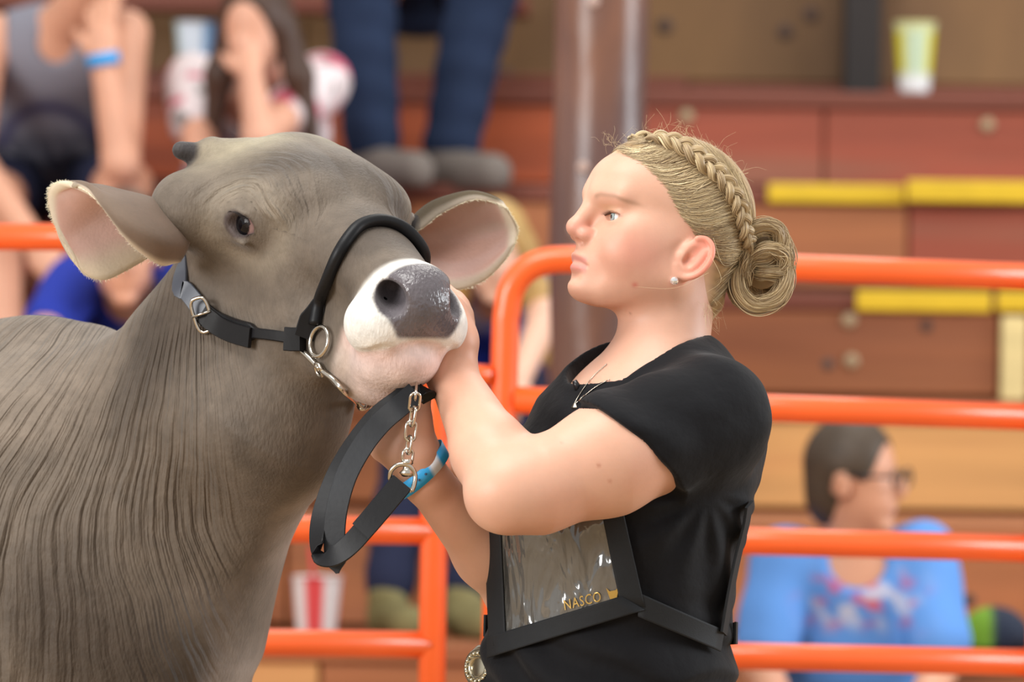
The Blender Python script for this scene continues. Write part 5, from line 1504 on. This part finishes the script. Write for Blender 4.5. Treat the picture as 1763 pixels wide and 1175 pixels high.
    loops = [
        ([(1286, 440, -0.01), (1270, 470, -0.022), (1274, 505, -0.026), (1300, 527, -0.026), (1334, 518, -0.022), (1352, 488, -0.016), (1350, 456, -0.008), (1330, 442, 0.0), (1300, 440, 0.004)], 0.0115, False),
        ([(1282, 430, -0.012), (1288, 404, -0.022), (1312, 390, -0.024), (1336, 396, -0.018), (1342, 420, -0.014), (1322, 440, -0.018), (1296, 448, -0.02), (1284, 470, -0.02)], 0.0115, False),
        ([(1290, 420, 0.0), (1316, 400, 0.022), (1344, 412, 0.018), (1354, 446, 0.008), (1340, 476, 0.012), (1310, 482, 0.024), (1288, 462, 0.018)], 0.012, True),
        ([(1284, 452, 0.01), (1296, 490, 0.022), (1322, 508, 0.022), (1344, 494, 0.016), (1346, 468, 0.014)], 0.012, False),
        ([(1292, 446, -0.024), (1312, 430, -0.03), (1334, 430, -0.026), (1350, 444, -0.018), (1346, 466, -0.016), (1322, 470, -0.022), (1304, 470, -0.012), (1300, 462, 0.005)], 0.0095, False),
        ([(1290, 412, -0.02), (1286, 440, -0.027), (1282, 466, -0.026), (1290, 492, -0.02)], 0.007, False),
        ([(1276, 430, 0.0), (1268, 456, -0.012), (1262, 486, -0.014), (1268, 514, -0.01), (1284, 526, -0.006)], 0.0075, False)]
    sets = []
    for pts, r, cl in loops:
        c = spline(L(pts), 60, cl); s = np.linspace(0, 1, 60)
        rr = r * (np.ones(60) if cl else np.interp(s, [0, 0.2, 0.8, 1], [0.6, 1, 1, 0.55]))
        sets.append(bundle(c, rr, 70, 0.9, None, 0.6, 0.0004, 0.02, cl, 0.0022))
    bun = write(sets, 'bun')
    core = SDF().add(ell(P(1312, 448, yb + 0.004), (0.026, 0.026, 0.036)))
    cc = P(1312, 448, yb + 0.004)
    root.matrix_world; sdf_c = (sdf_obj('bun_core', core, cc - 0.06, cc + 0.06, 0.004, pm('blonde_hair_inner', rgb(164, 136, 98), 0.6))); sdf_c.parent = root
    # --- flyaway hairs
    cur, rad, col = [], [], []
    def wisp(p0, p1, bend, y, w=0.00014):
        m = (A(*p0) + A(*p1)) / 2 + A(*bend)
        c = spline(np.array([P(*p0, y), P(*m, y - 0.005), P(*p1, y)]), 14)
        cur.append(c); rad.append(w * np.linspace(1, 0.5, 14)); col.append(gold * 0.6 + bright * 0.4)
    for k in range(60):
        s = rng.uniform(0.0, 1.0); a = top[int(s * 49)] + A(rng.uniform(-6, 6), 4); d = A(-0.3 + 1.1 * s, -0.8 + 0.5 * s) + rng.normal(size=2) * 0.6
        wisp(a, a + d * rng.uniform(10, 26), rng.normal(size=2) * 7, -0.06 + rng.uniform(-0.05, 0.05))
    for k in range(40):
        a = A(1310, 455) + A(math.cos(k), math.sin(k)) * A(38, 60) * rng.uniform(0.8, 1); d = (a - A(1310, 455)) * 0.25 + rng.normal(size=2) * 12
        wisp(a, a + d, rng.normal(size=2) * 9, yb + rng.uniform(-0.02, 0.02))
    for k in range(34):
        a = A(1216, 520) + rng.normal(size=2) * A(8, 12); wisp(a, a + A(rng.uniform(-5, 26), rng.uniform(10, 46)), rng.normal(size=2) * 7, -0.05 + rng.uniform(-0.05, 0.03))
    wisp((1220, 470), (1092, 494), (6, 14), -0.128, 0.00016); wisp((1224, 440), (1215, 505), (22, 10), -0.125, 0.0002); wisp((1228, 410), (1270, 450), (-4, 26), -0.115, 0.0002)
    for k in range(16):
        a = A(1056, 252) + rng.normal(size=2) * A(8, 6); wisp(a, a + A(rng.uniform(-16, 6), rng.uniform(-30, -4)), rng.normal(size=2) * 5, -0.07)
    o = emit(cur, rad, col, 'flyaway_hairs'); o['kind'] = 'stuff'; o.parent = root
build_hair()
print('hair', round(time.time() - T0, 1))
# ================================================================== halter, lead, number harness, jewellery
LEATHER = pm('black_leather', rgb(15, 15, 18), 0.46, var=(40, 0.15), spec=0.28, bump=(160, 0.15, 0.001))
LEATHER_G = pm('worn_grey_leather', rgb(34, 36, 40), 0.46, var=(30, 0.15), spec=0.3, bump=(160, 0.15, 0.001))
CHROME = pm('nickel_plated_steel', rgb(206, 198, 186), 0.16, metal=1.0)
def on_cow(pts, off):
    p, _ = trace(COWF, [a[0] for a in pts], [a[1] for a in pts], -0.6, 0.4, 90)
    return p + normal_of(COWF, p, 0.006) * off
def snap_to(f, p, off, it=8):
    p = np.array(p, float)
    for _ in range(it):
        n = normal_of(f, p, 0.004); p = p - n * (_ev(f, p) - off)[:, None]
    return p
def mir(p):
    q = hloc(p); q[:, 0] *= -1; return HO + q @ HM.T * HS
def ring_geo(c, n, R, r, up=(0, 0, 1), sx=1.0, sy=1.0, seg=28, arc=(0, 360)):
    n = unit(n); u = A(*up); u = unit(u - n * (u @ n)); w = np.cross(n, u)
    full = arc[1] - arc[0] >= 360
    t = np.radians(np.linspace(arc[0], arc[1], seg, endpoint=not full))
    return tube_geo(c + R * (np.cos(t)[:, None] * u * sy + np.sin(t)[:, None] * w * sx), r, 8, full)
def join(parts):
    v, f = [], []
    for a, b in parts:
        f += [tuple(i + len(v) for i in x) for x in b]; v += list(a)
    return v, f
def link(c, d, flatn, L, Wd, r):
    """one oval chain link: c centre, d long axis, flatn plane normal"""
    d = unit(d); n = A(*flatn); n = unit(n - d * (n @ d)); s = np.cross(n, d)
    t = np.linspace(0, 2 * math.pi, 20, endpoint=False)
    k = (L - Wd) / 2
    p = c + (np.cos(t) * Wd / 2 + np.sign(np.cos(t)) * k)[:, None] * d + (np.sin(t) * Wd / 2)[:, None] * s
    return tube_geo(p, r, 6, True, n)

def build_halter():
    h = empty('halter', hw(0, 0.0, -0.16), "black leather show halter with nickel buckle and chin chain on the cow's head", 'halter')
    nb = on_cow([(549, 562), (557, 520), (570, 482), (588, 442), (606, 412), (624, 394)], 0.0065)
    mid = snap_to(COWF, [hw(0, 0.137, 0.06)], 0.0065)
    c = np.vstack([nb, mid, mir(nb)[::-1]])
    c = spline(c, 70)
    put(mesh_py('noseband', *tube_geo(c, 0.0078, 14), LEATHER, None, True), h)
    # flat lower end of the noseband and the keeper round the ring
    p = spline(on_cow([(556, 520), (549, 542), (541, 562), (533, 584)], 0.006), 14)
    for side in (0, 1):
        q = p if side == 0 else mir(p)
        put(strap('noseband_end', q, CR * 0.9 - CU * 0.25, np.interp(np.linspace(0, 1, 14), [0, 0.5, 1], [0.008, 0.0165, 0.015]), 0.0035, LEATHER), h)
    a = on_cow([(556, 590)], 0.006)[0]
    nrm_ = normal_of(COWF, a[None], 0.01)[0]
    for cc, nn in ((a, nrm_), (mir(a[None])[0], None)):
        if nn is None:
            nn = HM @ ((HM.T @ nrm_) * A(-1, 1, 1))
        put(mesh_py('ring', *ring_geo(cc, nn, 0.0185, 0.0026), CHROME, None, True), h)
    # cheek strap
    ch = spline(on_cow([(352, 540), (372, 555), (400, 566), (440, 573), (475, 577), (512, 583), (528, 584)], 0.005), 50)
    s = np.linspace(0, 1, 50)
    for q in (ch, mir(ch)):
        put(strap('cheek_strap', q, CU, np.interp(s, [0, 0.08, 0.3, 0.48, 0.52, 0.8, 0.83, 1], [0.013, 0.0135, 0.0135, 0.0115, 0.0065, 0.0065, 0.0125, 0.0135]), 0.0042, LEATHER), h)
    ov = spline(on_cow([(362, 550), (385, 566), (410, 576), (442, 582)], 0.0105), 20)
    put(strap('strap_end', ov, CU, 0.0125, 0.0025, LEATHER), h)
    kp = on_cow([(512, 583)], 0.012)[0]
    put(strap('keeper', on_cow([(500, 582), (513, 584), (530, 586)], 0.010), CU, 0.0145, 0.003, LEATHER), h)
    # crown strap up behind the ears
    cr = on_cow([(352, 540), (338, 520), (324, 502), (313, 488)], 0.004)
    far = snap_to(COWF, [hw(-0.10, -0.155, -0.045), hw(-0.085, -0.185, 0.005), hw(-0.045, -0.2, 0.04), hw(0, -0.205, 0.05)], 0.004)
    c = np.vstack([cr, far]); c = np.vstack([c, mir(c[:-1])[::-1]])
    c = spline(c, 80)
    put(strap('crown_strap', c, normal_of(COWF, c, 0.01) * 0 + np.cross(np.gradient(c, axis=0), normal_of(COWF, c, 0.02)), 0.0115, 0.0022, pm('blue_grey_leather', rgb(78, 84, 96), 0.4, spec=0.5, bump=(160, 0.15, 0.001))), h)
    # buckle with tongue
    b = on_cow([(354, 545)], 0.012)[0]; bn = normal_of(COWF, b[None], 0.01)[0]
    long_ = unit(P(362, 570, 0) - P(346, 520, 0)); 
    w = np.cross(bn, long_); t = np.linspace(0, 2 * math.pi, 32, endpoint=False)
    sq = lambda x: np.sign(x) * np.abs(x) ** 0.55
    rect = b + 0.0215 * sq(np.cos(t))[:, None] * long_ + 0.0115 * sq(np.sin(t))[:, None] * w
    put(mesh_py('buckle', *tube_geo(rect, 0.0023, 8, True, bn), CHROME, None, True), h)
    put(mesh_py('buckle_tongue', *tube_geo(np.stack([b - w * 0.013 + bn * 0.003, b + bn * 0.004, b + w * 0.014 + bn * 0.003]), 0.0017, 8), CHROME, None, True), h)
    # steel bar and links under the jaw
    bar = on_cow([(524, 603), (540, 618), (556, 634)], 0.004)
    put(mesh_py('chin_bar', *tube_geo(spline(bar, 16), 0.0036, 10), CHROME, None, True), h)
    k1 = on_cow([(556, 634)], 0.006)[0]; k1n = normal_of(COWF, k1[None], 0.01)[0]
    put(mesh_py('ring', *ring_geo(k1 + CU * 0.006 * 0, k1n, 0.0085, 0.0022), CHROME, None, True), h)
    hook = np.vstack([on_cow([(560, 636), (580, 652), (598, 672), (608, 692)], 0.005)])
    e = hook[-1]
    hk = np.vstack([hook, e + CR * 0.004 - CU * 0.007, e + CR * 0.011 - CU * 0.006, e + CR * 0.013 + CU * 0.003])
    put(mesh_py('snap_hook', *tube_geo(spline(hk, 30), np.interp(np.linspace(0, 1, 30), [0, 0.5, 1], [0.0036, 0.0032, 0.0026]), 10), CHROME, None, True), h)
    rr = e + CR * 0.010 + CU * 0.001
    put(mesh_py('ring', *ring_geo(rr, _view * -1 + CR * 0.3, 0.0075, 0.0024), CHROME, None, True), h)
    under = spline(np.array([rr + CR * 0.006, P(648, 691, e[1] + 0.0), P(676, 680, e[1] + 0.03), P(702, 660, e[1] + 0.03), P(719, 644, e[1] - 0.01)]), 7)
    for i in range(6):
        d = under[i + 1] - under[i]
        put(mesh_py('chain_link', *link((under[i] + under[i + 1]) / 2, d, (0, -1, 0) if i % 2 else (0.2, -0.3, 1), np.linalg.norm(d) + 0.006, 0.011, 0.0019), CHROME, None, True), h)
    return under[-1]
CH0 = build_halter()

def build_lead():
    y0 = float(CH0[1])
    L = empty('show_lead', P(600, 950, -0.2), "black leather show lead with nickel chain looped in the woman's hand", 'lead')
    L.location = tuple(P(560, 980, -0.2)); bpy.context.view_layer.update()
    yy = -0.225
    ch = spline(np.array([CH0, P(717, 668, -0.212), P(713, 700, yy), P(708, 735, yy), P(704, 770, yy), P(701, 794, yy)]), 8)
    for i in range(7):
        d = ch[i + 1] - ch[i]
        put(mesh_py('chain_link', *link((ch[i] + ch[i + 1]) / 2, d, (0.25, -1, 0) if i % 2 == 0 else (1, 0.45, 0), np.linalg.norm(d) + 0.0062, 0.0125, 0.0018), CHROME, None, True), L)
    s0 = ch[-1]
    put(mesh_py('swivel', *tube_geo(np.array([s0 + CU * 0.002, s0 - CU * 0.003, s0 - CU * 0.006, s0 - CU * 0.010, s0 - CU * 0.014, s0 - CU * 0.019]), [0.006, 0.0075, 0.0045, 0.0055, 0.0095, 0.006], 14), CHROME, None, True), L)
    # stirrup-shaped loop that takes the leather
    def Q(a, b, c=0.0): return P(a, b, yy + c)
    loop = spline(np.array([Q(671, 826, 0.004), Q(673, 812, 0.0), Q(683, 802, -0.002), Q(697, 800, -0.003), Q(709, 806, -0.003), Q(715, 820, -0.002), Q(713, 836, -0.004), Q(709, 846, -0.006)]), 40)
    put(mesh_py('loop', *tube_geo(loop, 0.0029, 10), CHROME, None, True), L)
    put(mesh_py('loop_bar', *tube_geo(np.stack([loop[0], loop[-1]]), 0.0026, 8), CHROME, None, True), L)
    # leather: down from the loop, round the bottom of the bight and up to the fist
    run = np.array([Q(694, 832, 0.0), Q(672, 858, -0.002), Q(640, 896, -0.004), Q(606, 935, -0.003), Q(578, 957, 0.002), Q(555, 958, 0.014), Q(546, 938, 0.028), Q(549, 902, 0.036), Q(562, 860, 0.040), Q(582, 812, 0.044), Q(612, 764, 0.050), Q(648, 720, 0.048), Q(684, 692, 0.040), Q(720, 668, 0.045), Q(738, 690, 0.06)])
    c = spline(run, 90)
    sd = np.array([CR * 0.62 - CU * 0.72 - _view * 0.25, CR * 0.62 - CU * 0.72 - _view * 0.25, CR * 0.66 - CU * 0.7 - _view * 0.25, CR * 0.6 - CU * 0.75 - _view * 0.3, CR * 0.35 - CU * 0.8 - _view * 0.5, CR * 0.2 - CU * 0.55 - _view * 0.8, CR * 0.55 - _view * 0.8,
                   CR * 0.75 - _view * 0.6, CR * 0.85 - _view * 0.4, CR * 0.8 - CU * 0.3 - _view * 0.4, CR * 0.75 - CU * 0.5 - _view * 0.3, CR * 0.6 - CU * 0.75 - _view * 0.2, CR * 0.5 - CU * 0.8 - _view * 0.2, CR * 0.6 - CU * 0.7, CR * 0.8 + CU * 0.3])
    put(strap('leather_strap', c, spline(sd, 90), 0.0130, 0.0017, LEATHER), L)
    ov = spline(run[:4], 26); tt = frames(ov, spline(sd[:4], 26))
    nrm_ = tt[2]; sg = -1 if (nrm_ @ _view).mean() > 0 else 1
    put(strap('strap_overlap', ov[:22] + nrm_[:22] * 0.0034 * sg, spline(sd[:4], 26)[:22], 0.0142, 0.0017, LEATHER), L)
    tail = np.array([Q(581, 988, 0.022), Q(577, 958, 0.022), Q(576, 915, 0.022), Q(582, 868, 0.022), Q(598, 816, 0.024), Q(626, 766, 0.026), Q(656, 728, 0.026), Q(688, 700, 0.022), Q(716, 676, 0.03)])
    sd = np.array([CR * 0.95 - _view * 0.3] * 3 + [CR * 0.93 - CU * 0.2 - _view * 0.3, CR * 0.88 - CU * 0.4 - _view * 0.3, CR * 0.78 - CU * 0.6 - _view * 0.3, CR * 0.62 - CU * 0.75 - _view * 0.2, CR * 0.55 - CU * 0.8 - _view * 0.2, CR * 0.55 - CU * 0.8])
    w = np.interp(np.linspace(0, 1, 60), [0, 0.02, 0.08, 1], [0.002, 0.004, 0.0135, 0.0135])
    put(strap('strap_tail', spline(tail, 60), spline(sd, 60), w, 0.0016, LEATHER_G), L)
build_lead()

# ------------------------------------------------------------------ wristband
def build_band():
    ax = unit(P(697, 765, -0.145) - WRF); c = WRF + ax * 0.012
    u = unit(CR - ax * (CR @ ax)); w = np.cross(ax, u)
    t = np.linspace(0, 2 * math.pi, 48, endpoint=False)
    pts = c + np.cos(t)[:, None] * u * 0.0325 + np.sin(t)[:, None] * w * 0.030
    pts = snap_to(BODY, pts, 0.0016, 6)
    # tilt: lower on the little-finger side
    pts = pts + (CU * 0.012) * np.cos(t)[:, None]
    v = np.concatenate([pts - ax * 0.0095, pts + ax * 0.0095]); n = 48
    f = [(i, (i + 1) % n, n + (i + 1) % n, n + i) for i in range(n)]
    fr = (v - c) @ u
    col = np.tile(lin((52, 172, 238)), (len(v), 1)); col = mixc(col, lin((224, 232, 240)), smooth(fr, 0.017, 0.0185) * (1 - smooth(fr, 0.0295, 0.031)))
    o = mesh_py('wristband', v, f, pm('printed_paper_band', attr='Col', rough=0.4), None, True, col)
    m = o.modifiers.new('thick', 'SOLIDIFY'); m.thickness = 0.0008; m.offset = 1
    tag(o, 'blue paper wristband with white tab on the woman holding the lead', 'wristband')
    for s_ in (-0.012, -0.002, 0.008):
        i = int(np.argmin(np.abs((pts - c) @ u - s_) + 10 * (((pts - c) @ _view) > 0)))
        p = pts[i] - _view * 0.0018
        d = mesh_py('punched_hole', *tube_geo(np.stack([p, p - _view * 0.0006]), 0.0016, 10), pm('dark_hole', rgb(60, 80, 110), 0.6), None, True)
        d.parent = o
build_band()

# ------------------------------------------------------------------ number harness
def build_harness():
    hull = torso_sdf(0.010); hull.add(ecap(P(1040, 845, -0.11), P(1010, 880, -0.10), TN, (0.074, 0.054), (0.074, 0.064)), 0.06)
    H_ = empty('number_harness', P(980, 1100, -0.2), 'black webbing number harness with clear vinyl window worn over the t-shirt', 'harness')
    def lay(px, off=0.0):
        px = np.asarray(px, float).reshape(-1, 2)
        p, b = trace(hull, px[:, 0], px[:, 1], -0.5, 0.3, 80)
        return p + normal_of(hull, p, 0.02) * off
    def grid(c, nu, nv, off):
        tl, tr, br, bl = [A(*k) for k in c]
        a = np.linspace(0, 1, nu)[:, None, None]; b = np.linspace(0, 1, nv)[None, :, None]
        px = (tl * (1 - b) + tr * b) * (1 - a) + (bl * (1 - b) + br * b) * a
        v = lay(px, off)
        i = np.arange(nu - 1)[:, None]; j = np.arange(nv - 1)[None]
        return v, np.stack([i * nv + j, (i + 1) * nv + j, (i + 1) * nv + j + 1, i * nv + j + 1], -1).reshape(-1, 4)
    WEB = pm('black_webbing', rgb(28, 30, 33), 0.7, spec=0.3, bump=(700, 0.3, 0.0008), var=(60, 0.12))
    def band(name, c, off, th=0.0016):
        v, q = grid(c, 12, 12, off)
        o = mesh_np(name, v, q, WEB); m = o.modifiers.new('thick', 'SOLIDIFY'); m.thickness = th; m.offset = 0
        return put(o, H_)
    # vinyl window over grey card
    v, q = grid([(858, 862), (1040, 850), (1074, 1034), (868, 1096)], 40, 44, 0.001)
    vin = pm('crinkled_clear_vinyl_on_grey', rgb(84, 82, 78), 0.10, spec=0.8, coat=0.8, var=(7, 0.35))
    t = vin.node_tree; N = t.nodes; Lk = t.links
    tc = N.new('ShaderNodeTexCoord')
    mp = N.new('ShaderNodeMapping'); mp.inputs['Scale'].default_value = (1.6, 1.6, 0.55); Lk.new(tc.outputs['Object'], mp.inputs['Vector'])
    n1 = N.new('ShaderNodeTexNoise'); n1.inputs['Scale'].default_value = 17; n1.inputs['Detail'].default_value = 2.5; n1.inputs['Distortion'].default_value = 0.6
    Lk.new(mp.outputs[0], n1.inputs['Vector'])
    b1 = N.new('ShaderNodeBump'); b1.inputs['Strength'].default_value = 1.0; b1.inputs['Distance'].default_value = 0.022
    Lk.new(n1.outputs[0], b1.inputs['Height']); Lk.new(b1.outputs[0], N['Principled BSDF'].inputs['Normal']); Lk.new(b1.outputs[0], N['Principled BSDF'].inputs['Coat Normal'])
    N['Principled BSDF'].inputs['Coat Roughness'].default_value = 0.06
    o = mesh_np('vinyl_window', v, q, vin); m = o.modifiers.new('thick', 'SOLIDIFY'); m.thickness = 0.001; put(o, H_)
    band('border_band', [(836, 862), (863, 862), (874, 1110), (846, 1118)], 0.0026)
    band('border_band', [(1030, 850), (1066, 848), (1110, 1046), (1068, 1040)], 0.0028)
    band('border_band', [(843, 1098), (1070, 1026), (1110, 1050), (843, 1134)], 0.0034)
    band('waist_strap', [(1098, 1020), (1244, 1086), (1238, 1123), (1098, 1062)], 0.0022)
    bpx = spline(np.array([(1286, 868), (1280, 905), (1266, 960), (1252, 1030), (1242, 1092)], float), 24)
    c = lay(bpx, 0.003); put(strap('back_strap', c, CR * 0.25 + _view * 0.95, 0.0135, 0.0018, WEB), H_)
    # the waist strap goes on round her back
    zc_ = P(1244, 1104, -0.05); cen = P(1045, 1100, -0.05)
    th = np.radians(np.linspace(38, 215, 60))
    ring = cen + np.cos(th)[:, None] * TN * 0.15 - np.sin(th)[:, None] * TF * 0.135
    ring[:, 2] = np.interp(np.linspace(0, 1, 60), [0, 0.35, 1], [zc_[2] + 0.012, zc_[2] - 0.002, zc_[2] + 0.01])
    ring = snap_to(hull, ring, 0.0024, 5)
    put(strap('waist_strap', ring, (0, 0, 1), 0.0135, 0.0012, WEB), H_)
    # gilt lettering
    gold = pm('gilt_print', rgb(186, 152, 78), 0.35, metal=0.4)
    cu = bpy.data.curves.new('lettering', 'FONT'); cu.body = 'NASCO'; cu.size = 1.0; cu.space_character = 1.12; cu.resolution_u = 3
    to = bpy.data.objects.new('lettering', cu); COL.objects.link(to); bpy.context.view_layer.update()
    me = bpy.data.meshes.new_from_object(to); bpy.data.objects.remove(to)
    co = np.zeros(len(me.vertices) * 3); me.vertices.foreach_get('co', co); co = co.reshape(-1, 3)
    wid = co[:, 0].max(); px0, px1 = A(973, 1051), A(1036, 1035)
    e = (px1 - px0) / wid; upv = A(-0.14, -1.0) * 25
    px = px0 + co[:, :1] * e + co[:, 1:2] * upv
    p = lay(px, 0.0030)
    me.vertices.foreach_set('co', p.ravel().astype(np.float32)); me.materials.clear(); me.materials.append(gold); me.update()
    lo = bpy.data.objects.new('lettering', me); COL.objects.link(lo); put(lo, H_)
    # small horned emblem beside it
    em = [[(1044, 1012), (1050, 1018), (1056, 1030), (1051, 1032)], [(1056, 1030), (1060, 1016), (1066, 1010), (1062, 1030)], [(1050, 1018), (1060, 1016), (1060, 1030), (1054, 1032)]]
    vv, ff = [], []
    for poly in em:
        ff.append(tuple(range(len(vv), len(vv) + 4))); vv += list(lay(poly, 0.0032))
    put(mesh_py('emblem', vv, ff, gold), H_)
build_harness()

# ------------------------------------------------------------------ earring, necklace, buckle
def build_trinkets():
    p, _ = trace(BODY, [1160], [483]); n = normal_of(BODY, p, 0.004)[0]; c = p[0] + n * 0.003
    import bmesh
    crystal = pm('cut_crystal', rgb(236, 238, 240), 0.05, metal=0.75)
    bm = bmesh.new(); bmesh.ops.create_icosphere(bm, subdivisions=2, radius=0.0052)
    me = bpy.data.meshes.new('earring'); bm.to_mesh(me); bm.free(); me.materials.append(crystal)
    o = bpy.data.objects.new('earring', me); COL.objects.link(o); o.location = tuple(c - A(*WOMAN.location)); o.parent = WOMAN
    o['label'] = 'round crystal stud earring'
    # necklace chain lying on skin and shirt
    both = lambda q: np.minimum(BODY(q), SHIRT(q))
    path = spline(np.array([(1046, 628), (1022, 650), (1003, 674), (990, 697), (1003, 686), (1026, 668), (1050, 655)], float), 60)
    q, _ = trace(both, path[:, 0], path[:, 1], -0.5, 0.2, 80); q = q + normal_of(both, q, 0.004) * 0.0012
    silver = pm('silver_chain', rgb(190, 180, 166), 0.3, metal=1.0)
    put(mesh_py('necklace', *tube_geo(q, 0.0005 + 0.0003 * (np.arange(60) % 2), 6), silver, None, True), WOMAN)
    pe = q[int(np.argmin(q[:, 2]))]
    put(mesh_py('pendant', *tube_geo(np.stack([pe + CU * 0.001, pe - CU * 0.004, pe - CU * 0.009]) - _view * 0.002, [0.0015, 0.0045, 0.001], 6), silver, None, False), WOMAN)
    cl, _ = trace(both, [993], [664]); cl = cl[0] - _view * 0.003
    put(mesh_py('neckline_clip', *tube_geo(np.stack([cl - CR * 0.003 + CU * 0.006, cl, cl + CR * 0.002 - CU * 0.008]), [0.003, 0.0042, 0.003], 10), pm('black_plastic', rgb(26, 26, 30), 0.3), None, True), WOMAN)
    # show buckle at the front of the belt
    b = P(826, 1150, -0.05); n = unit(A(-0.8, -0.6, 0.1))
    parts = [ring_geo(b, n, 0.026, 0.004, sx=1.0, sy=0.8), ring_geo(b + n * 0.002, n, 0.017, 0.003, sx=1.0, sy=0.8)]
    for k in range(16):
        t = k * math.pi / 8; u = unit(np.cross(n, A(0, 0, 1))); w = np.cross(n, u)
        q = b + n * 0.003 + 0.0215 * (math.cos(t) * u + 0.8 * math.sin(t) * w)
        parts.append(tube_geo(np.stack([q, q + n * 0.002, q + n * 0.004]), [0.003, 0.003, 0.0012], 8))
    plate = tube_geo(np.stack([b - n * 0.004, b, b + n * 0.003]), [0.028, 0.028, 0.024], 28)
    o = put(mesh_py('belt_buckle', *join(parts + [plate]), pm('engraved_silver', rgb(200, 192, 170), 0.22, metal=1.0), None, True), WOMAN)
build_trinkets()
print('gear', round(time.time() - T0, 1))

# ------------------------------------------------------------------ pieces that belong to a part sit under it
def nest(root, child, part):
    for r in [o for o in bpy.data.objects if o.parent is None and o.name.split('.')[0] == root]:
        ch = list(r.children); parts = [o for o in ch if o.name.split('.')[0] == part]
        for o in ch:
            if o.name.split('.')[0] == child and parts:
                o.matrix_parent_inverse = Matrix.Identity(4); o.parent = parts[0]
for r_, c_, p_ in (('halter', 'strap_end', 'cheek_strap'), ('halter', 'keeper', 'cheek_strap'), ('halter', 'buckle_tongue', 'buckle'), ('halter', 'noseband_end', 'noseband'),
                   ('show_lead', 'strap_overlap', 'leather_strap'), ('show_lead', 'loop_bar', 'loop'), ('number_harness', 'lettering', 'vinyl_window'),
                   ('number_harness', 'emblem', 'vinyl_window'), ('person', 'pendant', 'necklace'), ('drink_cup', 'straw', 'cup_body')):
    nest(r_, c_, p_)
